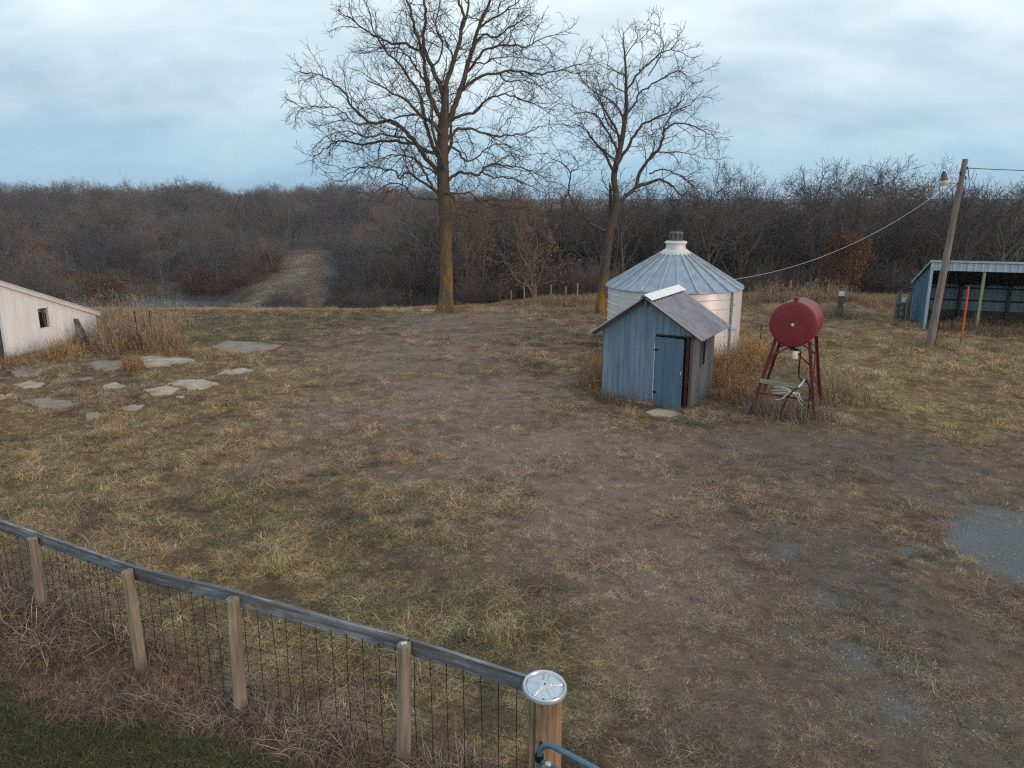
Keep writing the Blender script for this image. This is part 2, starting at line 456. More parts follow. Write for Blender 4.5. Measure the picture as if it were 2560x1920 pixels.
def ground_look(x, y):
    """albedo of the grass, how tall it stands, and how bare the ground is"""
    x = np.asarray(x, float); y = np.asarray(y, float)
    n1 = fbm(x, y, .35, 4); n2 = fbm(x + 91, y + 13, 1.4, 4); n3 = fbm(x - 31, y + 57, 4.5, 3)
    col = C_(.206, .170, .100)[None] * np.ones((x.size, 1))
    x = x.ravel(); y = y.ravel(); n1 = n1.ravel(); n2 = n2.ravel(); n3 = n3.ravel()
    def mixin(c, k):
        nonlocal col
        k = np.clip(k, 0, 1)[:, None]; col = col * (1 - k) + C_(*c)[None] * k
    hgt = np.ones(x.size)
    mixin((.235, .170, .10), sstep(.45, .7, n1) * .7)
    mixin((.150, .130, .088), sstep(.5, .75, n2) * .7)
    mixin((.205, .125, .070), sstep(.56, .74, fbm(x + 7, y - 77, .8, 3)) * .32)
    mixin((.075, .061, .045), sstep(.50, .70, fbm(x + 211, y * 1.3 + 5, 2.3, 4)) * .75)
    mixin((.30, .225, .125), sstep(.55, .75, fbm(x - 111, y * 1.4 + 65, 1.9, 4)) * .55)
    gr = field(GREEN, x, y); go = field(GOLD, x, y); wo = field(WORN, x, y); da = field(DARK, x, y); gv = field(GRAV, x, y, .5)
    mixin((.138, .136, .070), gr * .9)
    mixin((.278, .208, .110), go * .95)
    mixin((.222, .170, .133), wo * .8)
    mixin((.105, .092, .080), da * 1.0)
    crest = sstep(33.5, 38, y) * sstep(62, 42, y) * sstep(-24, -15, x)
    mixin((.30, .205, .120), crest * .8)
    mixin((.15, .125, .085), sstep(0.0, -1.0, y - 9) * sstep(1.0, 3.0, x) * .5)
    bare = sstep(.30, .72, gv + (n3 - .5) * .35 + (n2 - .5) * .2)
    hgt *= 1 - .50 * np.clip(wo, 0, 1) - .52 * np.clip(da, 0, 1) * (1 - wo); hgt = np.clip(hgt, .3, 1)
    fd = fence_dist(x, y)
    edge = .28 + .52 * sstep(-2.6, -4.6, x); lawn = sstep(.15, -.2, fd + edge + (n2 - .5) * .5)
    weeds = sstep(.35, .05, fd + (n2 - .5) * .5) * (1 - lawn)
    mixin((.058, .062, .027), lawn); mixin((.185, .130, .095), weeds)
    hgt = hgt * (1 - lawn) + .34 * lawn
    col = col * (.80 + .4 * n3)[:, None]
    col = col * np.array([1.80, 1.64, 1.66])[None]
    return col, hgt, bare, lawn, weeds, wo, da

def ground():
    xs = np.unique(np.concatenate([-np.geomspace(30, 5200, 46)[::-1], np.linspace(-30, -22, 24), np.linspace(-22, 24, 320), np.linspace(24, 32, 24), np.geomspace(32, 5200, 46)]))
    ys = np.unique(np.concatenate([np.linspace(-60, 2, 20), np.linspace(2, 42, 330), np.linspace(42, 75, 70), np.linspace(75, 150, 70), np.linspace(150, 300, 50), np.geomspace(300, 6000, 40)]))
    X, Y = np.meshgrid(xs, ys); Z = terrain(X, Y)
    x = X.ravel(); y = Y.ravel()
    V = np.stack([x, y, Z.ravel()], 1)
    nx, ny = len(xs), len(ys)
    i = np.arange(nx * ny).reshape(ny, nx)
    Q = np.stack([i[:-1, :-1], i[:-1, 1:], i[1:, 1:], i[1:, :-1]], -1).reshape(-1, 4)
    me = bpy.data.meshes.new('ground'); me.from_pydata(V.tolist(), [], Q.tolist())
    col, hgt, bare, lawn, weeds, wo, da = ground_look(x, y)
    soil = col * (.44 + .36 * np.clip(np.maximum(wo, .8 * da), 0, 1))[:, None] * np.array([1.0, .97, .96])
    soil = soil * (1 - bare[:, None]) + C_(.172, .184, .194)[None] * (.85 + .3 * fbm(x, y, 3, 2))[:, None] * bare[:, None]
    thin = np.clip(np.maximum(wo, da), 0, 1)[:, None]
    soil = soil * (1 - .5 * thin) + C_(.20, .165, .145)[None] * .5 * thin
    # beyond the crest: leaf litter, the clearing, far fields, a ridge with haze painted blue
    far = sstep(40, 47, y)
    litter = C_(.10, .080, .064)[None] * (.7 + .6 * fbm(x, y, .3, 3))[:, None]
    soil = soil * (1 - far)[:, None] + litter * far[:, None]
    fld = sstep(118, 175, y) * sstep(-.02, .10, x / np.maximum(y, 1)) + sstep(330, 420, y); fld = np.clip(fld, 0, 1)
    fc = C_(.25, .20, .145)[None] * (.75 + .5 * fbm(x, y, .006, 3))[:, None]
    fc = np.where((sstep(2400, 2900, y + 500 * fbm(x, y, .002, 2)) > .5)[:, None], C_(.115, .15, .175)[None], fc)  # far ridge: distance haze put into the ground colour as blue
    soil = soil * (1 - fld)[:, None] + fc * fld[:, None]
    tr = clearing_mask(x, y)[:, None]
    tc = C_(.185, .128, .098)[None] * (.7 + .6 * fbm(x, y, .35, 4))[:, None]
    rut = rut_mask(x, y)[:, None]
    tc = tc * (1 - rut) + C_(.24, .195, .155)[None] * rut
    soil = soil * (1 - tr) + tc * tr
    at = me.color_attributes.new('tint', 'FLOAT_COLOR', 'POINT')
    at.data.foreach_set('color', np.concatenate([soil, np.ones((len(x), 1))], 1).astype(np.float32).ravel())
    at = me.attributes.new('bare', 'FLOAT', 'POINT'); at.data.foreach_set('value', (bare * (1 - far)).astype(np.float32))
    me.shade_smooth()
    o = bpy.data.objects.new('ground', me); COL.objects.link(o); o['kind'] = 'structure'
    M = Mat('ground_cover', .95, 0, .1)
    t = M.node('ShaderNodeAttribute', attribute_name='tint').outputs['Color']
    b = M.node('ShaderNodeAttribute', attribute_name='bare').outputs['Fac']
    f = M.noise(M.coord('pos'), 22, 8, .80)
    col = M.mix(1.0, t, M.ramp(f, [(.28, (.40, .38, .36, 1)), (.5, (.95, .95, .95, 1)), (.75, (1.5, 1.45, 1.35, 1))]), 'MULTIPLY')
    # pale chips of stone in the bare gravel
    vo = M.node('ShaderNodeTexVoronoi'); vo.inputs['Scale'].default_value = 26; M.link(M.coord('pos'), vo.inputs['Vector'])
    sep = M.node('ShaderNodeSeparateColor'); M.link(vo.outputs['Color'], sep.inputs[0])
    chip = M.math('MULTIPLY', M.math('LESS_THAN', vo.outputs['Distance'], .20), M.math('GREATER_THAN', sep.outputs[0], .80))
    chip = M.math('MULTIPLY', chip, M.math('MULTIPLY', b, .8))
    col = M.mix(chip, col, (.36, .36, .35, 1))
    M.bump(f, .9, .04)
    me.materials.append(M.color(col))
    return o

# the mown clearing on the far hillside, as an outline on the ground
def hit(px, py):
    r = ray(px, py); lo = None
    for t in np.arange(60, 420, .5):
        x, y, z = r[0] * t, r[1] * t, EYE + r[2] * t
        if z < tz(x, y): return (x, y)
    return (r[0] * 400, r[1] * 400)
CLEAR = [hit(*p) for p in [(555, 772), (622, 727), (668, 700), (700, 672), (719, 648), (727, 627), (770, 622), (812, 630), (820, 672), (806, 712), (818, 772)]]
CLEAR_C = np.array(CLEAR)
def inside(poly, x, y):
    x = np.asarray(x, float); y = np.asarray(y, float); r = np.zeros(x.shape, bool)
    n = len(poly); j = n - 1
    for i in range(n):
        xi, yi = poly[i]; xj, yj = poly[j]
        c = ((yi > y) != (yj > y)) & (x < (xj - xi) * (y - yi) / (yj - yi + 1e-12) + xi)
        r ^= c; j = i
    return r
def poly_dist(poly, x, y, closed=True):
    x = np.asarray(x, float); y = np.asarray(y, float); best = np.full(x.shape, 1e9)
    n = len(poly)
    for i in range(n if closed else n - 1):
        a = poly[i]; b = poly[(i + 1) % n]
        dx, dy = b[0] - a[0], b[1] - a[1]; L2 = dx * dx + dy * dy + 1e-9
        t = np.clip(((x - a[0]) * dx + (y - a[1]) * dy) / L2, 0, 1)
        best = np.minimum(best, np.hypot(x - a[0] - t * dx, y - a[1] - t * dy))
    return best
def clearing_mask(x, y):
    d = poly_dist(CLEAR, x, y) * np.where(inside(CLEAR, x, y), 1, -1) + (fbm(x, y, .25, 3) - .5) * 5
    return sstep(-1.5, 1.5, d)
RUT = [hit(*p) for p in [(590, 768), (650, 735), (705, 708), (735, 690), (752, 665), (768, 640)]]
def rut_mask(x, y):
    d = poly_dist(RUT, x, y, False)
    return np.clip(sstep(1.5, .5, np.abs(d - 1.3)) * .8 * sstep(.3, .6, fbm(x, y, .5, 3)) + sstep(2.6, 1.0, d) * .3, 0, 1)
ground()

# pond beyond the crest
mb = MB(); N_ = 72
mb.add([(POND[0] + POND[2] * 1.5 * math.cos(2 * math.pi * k / N_), POND[1] + POND[3] * 1.5 * math.sin(2 * math.pi * k / N_), -12.05) for k in range(N_)], [tuple(range(N_))])
M = Mat('pond_water', .42, 0, .5); M.bump(M.noise(M.coord('pos', (1, 2, 1)), 2.5, 4), .6, .08)
po = mb.build('pond_water', M.color((.062, .072, .082))); po['kind'] = 'structure'

# ---------------------------------------------------------------- grass
def ribbon(mb, p, az, e0, L, w, curl, nseg=3, twist=0.0, bl=None):
    """one blade: starts at p heading az, rises at e0, bends over by curl"""
    d = Vector((math.cos(az), math.sin(az), 0)); side = Vector((-math.sin(az + twist), math.cos(az + twist), 0))
    pts = [Vector(p)]; e = e0; a = az
    for i in range(nseg):
        dd = Vector((math.cos(a) * math.cos(e), math.sin(a) * math.cos(e), math.sin(e)))
        pts.append(pts[-1] + dd * (L / nseg)); e -= curl / nseg; a += twist / nseg
        if pts[-1].z < .004: pts[-1].z = .004 + random.random() * .012; e = max(e, 0)
    vs = []; fs = []
    for i, q in enumerate(pts):
        t = i / nseg; ww = w * (1 - t * .85) * .5 if i < nseg else w * .06
        vs += [q - side * ww, q + side * ww]
    for i in range(nseg): fs.append((2 * i, 2 * i + 1, 2 * i + 3, 2 * i + 2))
    mb.add(vs, fs, bl=bl)
def proto(name, fn):
    mb = MB(); fn(mb); o = mb.build(name, MT['blade'])
    COL.objects.unlink(o)                       # a source shape only: it stands nowhere itself
    return o
def tuft_matted(mb):
    sw = random.random() * 6.28
    for k in range(62):
        r = .17 * math.sqrt(random.random()); a = random.random() * 6.28
        az = sw + random.gauss(0, .9) if random.random() < .7 else random.random() * 6.28
        ribbon(mb, (r * math.cos(a), r * math.sin(a), .0), az, random.uniform(.25, 1.15), random.uniform(.12, .27), random.uniform(.003, .0062), random.uniform(.9, 2.2), 3, random.gauss(0, .8))
def tuft_short(mb):
    for k in range(60):
        r = .2 * math.sqrt(random.random()); a = random.random() * 6.28
        ribbon(mb, (r * math.cos(a), r * math.sin(a), 0), random.random() * 6.28, random.uniform(.2, 1.2), random.uniform(.05, .14), random.uniform(.003, .006), random.uniform(.6, 1.8), 2, random.gauss(0, .5))
def tuft_tall(mb):
    for k in range(26):
        r = .13 * math.sqrt(random.random()); a = random.random() * 6.28
        ribbon(mb, (r * math.cos(a), r * math.sin(a), 0), random.random() * 6.28, random.uniform(.9, 1.5), random.uniform(.22, .46), random.uniform(.005, .010), random.uniform(1.2, 2.9), 6, random.gauss(0, 1.0))
def tuft_upright(mb):
    for k in range(24):
        r = .14 * math.sqrt(random.random()); a = random.random() * 6.28
        ribbon(mb, (r * math.cos(a), r * math.sin(a), 0), random.random() * 6.28, random.uniform(1.1, 1.52), random.uniform(.25, .55), random.uniform(.005, .009), random.uniform(.1, .9), 4)
P_MAT = [proto('matted_tuft', tuft_matted) for _ in range(4)]
P_SHORT = [proto('short_tuft', tuft_short) for _ in range(4)]
P_TALL = [proto('tall_tuft', tuft_tall) for _ in range(4)]
P_UP = [proto('upright_tuft', tuft_upright) for _ in range(3)]

def scatter(name, label, cat, x, y, scl, tint, protos, kind='stuff', tilt=.15, pick=None, rot=None, zoff=0.0, groupsrc=None):
    n = len(x); z = terrain(x, y) + zoff
    me = bpy.data.meshes.new(name)
    me.vertices.add(n); me.vertices.foreach_set('co', np.stack([x, y, z], 1).astype(np.float32).ravel())
    if rot is None: rot = np.stack([RNG.normal(0, tilt, n), RNG.normal(0, tilt, n), RNG.random(n) * 6.283], 1)
    s3 = scl if getattr(scl, 'ndim', 1) == 2 else np.stack([scl] * 3, 1)
    me.attributes.new('rot', 'FLOAT_VECTOR', 'POINT').data.foreach_set('vector', rot.astype(np.float32).ravel())
    me.attributes.new('scl', 'FLOAT_VECTOR', 'POINT').data.foreach_set('vector', s3.astype(np.float32).ravel())
    me.attributes.new('tint', 'FLOAT_COLOR', 'POINT').data.foreach_set('color', np.concatenate([tint, np.ones((n, 1))], 1).astype(np.float32).ravel())
    pk = RNG.integers(0, len(protos), n) if pick is None else pick
    me.attributes.new('pick', 'INT', 'POINT').data.foreach_set('value', pk.astype(np.int32))
    o = bpy.data.objects.new(name, me); COL.objects.link(o)
    ng = bpy.data.node_groups.new(name, 'GeometryNodeTree')
    ng.interface.new_socket('Geometry', in_out='INPUT', socket_type='NodeSocketGeometry')
    ng.interface.new_socket('Geometry', in_out='OUTPUT', socket_type='NodeSocketGeometry')
    nd = ng.nodes; gi = nd.new('NodeGroupInput'); go = nd.new('NodeGroupOutput')
    def attr(nm, t):
        a = nd.new('GeometryNodeInputNamedAttribute'); a.data_type = t; a.inputs['Name'].default_value = nm
        return a.outputs['Attribute']
    g2i = nd.new('GeometryNodeGeometryToInstance')
    for p in protos[::-1]:
        parts = p if isinstance(p, (list, tuple)) else [p]
        src = []
        for q in parts:
            oi = nd.new('GeometryNodeObjectInfo'); oi.transform_space = 'ORIGINAL'; oi.inputs['Object'].default_value = q
            src.append(oi.outputs['Geometry'])
        if len(src) > 1:
            j = nd.new('GeometryNodeJoinGeometry')
            for q in src: ng.links.new(q, j.inputs[0])
            g = nd.new('GeometryNodeGeometryToInstance'); ng.links.new(j.outputs[0], g.inputs[0]); ng.links.new(g.outputs[0], g2i.inputs[0])
            ng.links.remove(g2i.inputs[0].links[0]); JO.append(j.outputs[0]); ng.links.new(j.outputs[0], g2i.inputs[0])
        else: ng.links.new(src[0], g2i.inputs[0])
    iop = nd.new('GeometryNodeInstanceOnPoints')
    ng.links.new(gi.outputs[0], iop.inputs['Points']); ng.links.new(g2i.outputs[0], iop.inputs['Instance'])
    iop.inputs['Pick Instance'].default_value = True
    ng.links.new(attr('pick', 'INT'), iop.inputs['Instance Index'])
    e2r = nd.new('FunctionNodeEulerToRotation'); ng.links.new(attr('rot', 'FLOAT_VECTOR'), e2r.inputs[0])
    ng.links.new(e2r.outputs[0], iop.inputs['Rotation']); ng.links.new(attr('scl', 'FLOAT_VECTOR'), iop.inputs['Scale'])
    ng.links.new(iop.outputs[0], go.inputs[0])
    md = o.modifiers.new('scatter', 'NODES'); md.node_group = ng
    return tag(o, label, cat, None, kind)
JO = []

SLABS_PX = [
    ([(1530, 665), (1640, 630), (1800, 628), (2050, 655), (1960, 690), (1800, 715), (1700, 710), (1600, 690)], 'wide stained concrete slab farthest from the fence, beside green grass'),
    ([(1010, 745), (1100, 730), (1290, 735), (1430, 765), (1300, 790), (1150, 810), (1060, 815)], 'large clean pale concrete slab nearest the tan weed thicket'),
    ([(590, 795), (760, 765), (890, 770), (900, 830), (760, 845), (640, 820)], 'half overgrown concrete slab in front of the leaning plank'),
    ([(1590, 870), (1640, 840), (1750, 822), (1860, 840), (1740, 865)], 'narrow pale concrete slab sliver, farthest to the right of the slabs but one'),
    ([(1060, 975), (1200, 950), (1310, 970), (1230, 1010), (1110, 1030)], 'pale concrete slab split by a crack from the longer slab beside it'),
    ([(1215, 938), (1320, 905), (1480, 905), (1590, 935), (1470, 975), (1380, 975), (1305, 952)], 'long pale concrete slab behind the crack, lying in brown grass'),
    ([(760, 945), (840, 928), (930, 955), (850, 972), (770, 968)], 'small bright concrete slab alone in the middle of the slabs'),
    ([(100, 945), (220, 915), (325, 935), (290, 960), (180, 965)], 'small pale concrete slab below the white shed, near the photo\'s left edge'),
    ([(90, 850), (200, 810), (340, 835), (240, 880), (120, 885)], 'dull brown concrete slab right in front of the white shed wall'),
    ([(150, 1070), (300, 1045), (480, 1060), (600, 1100), (430, 1125), (300, 1120)], 'dark muddy broad concrete slab, sunk in grass at the front left'),
    ([(880, 1120), (950, 1095), (1060, 1095), (1000, 1130), (900, 1140)], 'small grey concrete slab nearest the camera, in tan grass'),
    ([(540, 905), (640, 890), (680, 905), (590, 920)], 'thin strip of concrete slab showing through weeds'),
    ([(1900, 850), (1960, 830), (2010, 838), (1930, 860)], 'tiny concrete slab fragment, rightmost of the slabs'),
    ([(-30, 1035), (25, 1008), (80, 1022), (50, 1045), (0, 1055)], 'sliver of concrete slab cut off by the left edge of the photo'),
    ([(610, 1165), (660, 1145), (740, 1160), (720, 1190), (640, 1200)], 'faint brown concrete slab patch nearly swallowed by grass, nearest the fence'),
    ([(1275, 1030), (1310, 1018), (1360, 1025), (1320, 1040)], 'tiny concrete slab chip in front of the two cracked slabs'),
]
SLABS = []
for pts, lab in SLABS_PX:
    P = [gnd(px * .34358, 640 + py * .34358) for px, py in pts]
    Q = []
    for i in range(len(P)):
        a = Vector(P[i]); b = Vector(P[(i + 1) % len(P)])
        for t in (0, .25, .5, .75):
            q = a.lerp(b, t); k = .085
            Q.append((q.x + (random.random() - .5) * k, q.y + (random.random() - .5) * k * 1.6))
    SLABS.append(Q)
    cx = sum(p[0] for p in Q) / len(Q); cy = sum(p[1] for p in Q) / len(Q); z = tz(cx, cy)
    mb = MB(); mb.prism(Q, z - .12, z + .035, .01)
    tag(mb.build('concrete_slab', MT['concrete_dull' if any(w in lab for w in ('stained', 'overgrown', 'dull', 'muddy', 'thin', 'faint')) else 'concrete']), lab, 'concrete slab', 'broken concrete slabs of an old floor', 'thing')
# the doorstep slab before the blue shed
dq = [gnd(1610 + a * .3255, 1022 + b * .3255) for a, b in ((10, 30), (90, 5), (230, 22), (290, 45), (190, 68), (60, 55))]
mb = MB(); mb.prism(dq, -.1, .03, .03)
tag(mb.build('concrete_slab', MT['concrete']), 'low concrete doorstep slab in the grass before the blue shed door', 'concrete slab', None, 'thing')
SLABS.append(dq)

SHED_A = (2.39, 19.36); SHED_E1 = Vector((.871, -.491)); SHED_E2 = Vector((.505, .863))
SOLID = [  # footprints no grass grows through
    [tuple(Vector(SHED_A) + SHED_E1 * a + SHED_E2 * b) for a, b in ((0, 0), (2.33, 0), (2.33, 1.95), (0, 1.95))],
    [(5.43 + 2.18 * math.cos(k / 24 * 6.283), 25.3 + 2.18 * math.sin(k / 24 * 6.283)) for k in range(24)],
]
def in_view(x, y, marg=2.0):
    return np.abs(x) < (y * .70 + marg)
def yard_points(n, y0, y1):
    x = RNG.uniform(-26, 27, n); y = RNG.uniform(y0, y1, n)
    m = in_view(x, y)
    return x[m], y[m]
def keep_out(x, y, slabs=True):
    k = np.ones(len(x), bool)
    for P in SOLID: k &= ~inside(P, x, y)
    if slabs:
        for P in SLABS: k &= ~(inside(P, x, y) & (poly_dist(P, x, y) > .30 * RNG.random(len(x))))
    return k

def grow_yard():
    X = []; Y = []
    for (y0, y1, dens) in ((3.6, 8, 105), (8, 13, 80), (13, 20, 56), (20, 30, 30), (30, 40.5, 18)):
        n = int(dens * 53 * (y1 - y0)); x, y = yard_points(n, y0, y1); X.append(x); Y.append(y)
    x = np.concatenate(X); y = np.concatenate(Y)
    col, h, bare, lawn, weeds, wo, da = ground_look(x, y)
    k = keep_out(x, y) & (RNG.random(len(x)) > bare * .97) & (lawn < .5) & (weeds < .6)
    thin = np.clip(np.maximum(wo, da), 0, 1)
    k &= RNG.random(len(x)) > thin * .05
    # clumps and gaps
    cl = fbm(x, y, 1.7, 3); k &= RNG.random(len(x)) < .4 + 1.2 * cl + .5 * thin
    x, y, col, h, thin = x[k], y[k], col[k], h[k], thin[k]
    n = len(x)
    clump = np.clip(fbm(x, y, 1.1, 3) * 1.9 - .25, .35, 1.35)
    s = h * clump * RNG.uniform(.7, 1.25, n) * np.where(y > 13, 1.1, 1) * np.where(y > 22, 1.25, 1)
    matted = RNG.random(n) < np.clip(h * 1.2 - .2, .12, .92)
    pick = np.where(matted, RNG.integers(0, 4, n), 4 + RNG.integers(0, 4, n))
    s = np.where(matted, np.maximum(s, .45), np.clip(s * 1.3, .5, 1.3))
    tint = col * RNG.uniform(.42, 1.65, n)[:, None] * (1 + RNG.normal(0, .06, (n, 3)))
    pale = RNG.random(n) < .05
    tint = np.where(pale[:, None], tint * 1.0 + .06, tint)
    # blades lie the way the wind and feet laid them
    flow = fbm(x, y, .6, 2) * 12
    rot = np.stack([RNG.normal(0, .15, n), RNG.normal(0, .15, n), flow + RNG.normal(0, .9, n)], 1)
    sz = np.stack([s, s, s * RNG.uniform(.4, .85, n)], 1)
    scatter('dry_grass', 'matted dry tan grass over the whole yard', 'dry grass', x, y, sz, np.clip(tint, .01, .6), P_MAT + P_SHORT, pick=pick, rot=rot)
    print('yard tufts', n)
grow_yard()
def grow_lawn():
    n = 36000; x = RNG.uniform(-10, 2, n); y = RNG.uniform(2.6, 10, n)
    col, h, bare, lawn, weeds, wo, da = ground_look(x, y)
    k = (lawn > .3) & in_view(x, y, 1.2); x, y, col = x[k], y[k], col[k]; n = len(x)
    br = sstep(.5, .75, fbm(x, y, 1.3, 4))[:, None]
    col = col * (1 - .6 * br) + C_(.135, .112, .055)[None] * .6 * br
    tint = col * RNG.uniform(.6, 1.3, n)[:, None]
    s = RNG.uniform(.5, .95, n)
    scatter('green_lawn', 'short dark olive green lawn at the near side of the fence', 'lawn grass', x, y, np.stack([s, s, s * .8], 1), tint, P_SHORT)
grow_lawn()
def grow_fence_weeds():
    n = 44000; x = RNG.uniform(-12, 2.0, n); y = RNG.uniform(2.6, 13, n)
    col, h, bare, lawn, weeds, wo, da = ground_look(x, y)
    k = (RNG.random(n) < weeds * .75) & in_view(x, y, 1.2); x, y = x[k], y[k]; n = len(x)
    fd = fence_dist(x, y); a = fbm(x, y, 1.1, 3)
    tint = C_(.262, .186, .150)[None] * np.ones((n, 1))
    gold = sstep(.45, .7, fbm(x + 5, y + 9, .9, 3))[:, None]; tint = tint * (1 - gold * .5) + C_(.30, .185, .09)[None] * gold * .5
    tint = tint * RNG.uniform(.3, 1.6, n)[:, None]
    tall = .45 + .75 * sstep(.3, .7, a) * (1 + .35 * sstep(-3, -7, x))
    edge = .28 + .52 * sstep(-2.6, -4.6, x); tall *= sstep(-.25, .3, fd + edge) * .55 + .45
    s = tall * RNG.uniform(.65, 1.1, n)
    scatter('fence_weeds', 'reddish brown curled dead grass growing along the wire fence', 'dead grass', x, y, s, np.clip(tint, .01, .6), P_TALL, tilt=.25)
    print('fence tufts', n)
grow_fence_weeds()
def grow_crest():
    n = 16000; x = RNG.uniform(-30, 32, n); y = 38.6 + RNG.normal(0, .9, n) - 2.6 * sstep(2, -12, x) + 1.2 * sstep(.55, .75, fbm(x, x * 0, .25, 2))
    k = in_view(x, y, 1) & ~((x > 12.5) & (x < 17.5) & (y < 38.5)) ; x, y = x[k], y[k]; n = len(x)
    tint = C_(.36, .25, .16)[None] * RNG.uniform(.65, 1.3, n)[:, None]
    s = RNG.uniform(.5, 1.1, n) * (.22 + .62 * sstep(-4, 3, x)) * (.6 + .8 * fbm(x, y * .2, .5, 3))
    s3 = np.stack([s * 1.3, s * 1.3, s], 1)
    scatter('crest_grass', 'band of taller golden dead grass along the crest of the yard', 'dead grass', x, y, s3, tint, P_UP)
grow_crest()
def grow_clearing():
    xs = [c[0] for c in CLEAR]; ys = [c[1] for c in CLEAR]; n = 26000
    x = RNG.uniform(min(xs) - 4, max(xs) + 4, n); y = RNG.uniform(min(ys) - 4, max(ys) + 4, n)
    k = (clearing_mask(x, y) > .5) & (RNG.random(n) > .6 * rut_mask(x, y)); x, y = x[k], y[k]; n = len(x)
    v = fbm(x, y, .22, 4)[:, None]; tint = (C_(.27, .178, .135)[None] * (1 - v) + C_(.42, .29, .21)[None] * v) * RNG.uniform(.6, 1.35, n)[:, None]
    r = rut_mask(x, y)[:, None]; tint = tint * (1 - .6 * r) + C_(.46, .385, .30)[None] * .6 * r
    s = RNG.uniform(.8, 1.8, n)
    scatter('clearing_grass', 'dull tan grass of the mown clearing climbing the far hillside', 'dead grass', x, y, np.stack([s * 1.5, s * 1.5, s * .38], 1), tint, P_UP + P_MAT)
grow_clearing()
def grow_bank():
    n = 9000; x = RNG.uniform(-100, -40, n); y = RNG.uniform(112, 168, n)
    e = np.hypot((x - POND[0]) / POND[2], (y - POND[1]) / POND[3])
    k = (e > 1.12) & (e < 2.6) & (clearing_mask(x, y) < .4); x, y = x[k], y[k]; n = len(x)
    tint = C_(.23, .16, .115)[None] * RNG.uniform(.5, 1.4, n)[:, None]
    s = RNG.uniform(1.2, 2.6, n)
    scatter('bank_grass', 'brown dead grass on the banks of the far pond', 'dead grass', x, y, np.stack([s * 1.3, s * 1.3, s * .8], 1), tint, P_UP)
grow_bank()
# small pale stones lying on the bare gravel
def stones():
    mb = MB(); n = 0
    while n < 1500:
        c = random.choice(GRAV); x = random.gauss(c[0], c[2] * .8); y = random.gauss(c[1], c[3] * .8)
        if not in_view(np.array([x]), np.array([y]), 1)[0]: continue
        r = random.uniform(.004, .011) * (1.6 if random.random() < .05 else 1); z = tz(x, y)
        vs = []
        for k in range(6):
            an = k * 1.047 + random.random() * .5; rr = r * random.uniform(.7, 1.2); vs.append((x + rr * math.cos(an), y + rr * math.sin(an), z - .002))
        for k in range(6):
            an = k * 1.047 + random.random() * .5; rr = r * random.uniform(.4, .8); vs.append((x + rr * math.cos(an), y + rr * math.sin(an), z + r * random.uniform(.6, 1.0)))
        mb.add(vs, [(6, 7, 8, 9, 10, 11)] + [(i, (i + 1) % 6, 6 + (i + 1) % 6, 6 + i) for i in range(6)]); n += 1
    tag(mb.build('loose_gravel', stalk_mat('gravel_stone', (.30, .305, .31, 1))), 'scattered pale chips of stone on the bare grey gravel', 'gravel', None, 'stuff')
stones()
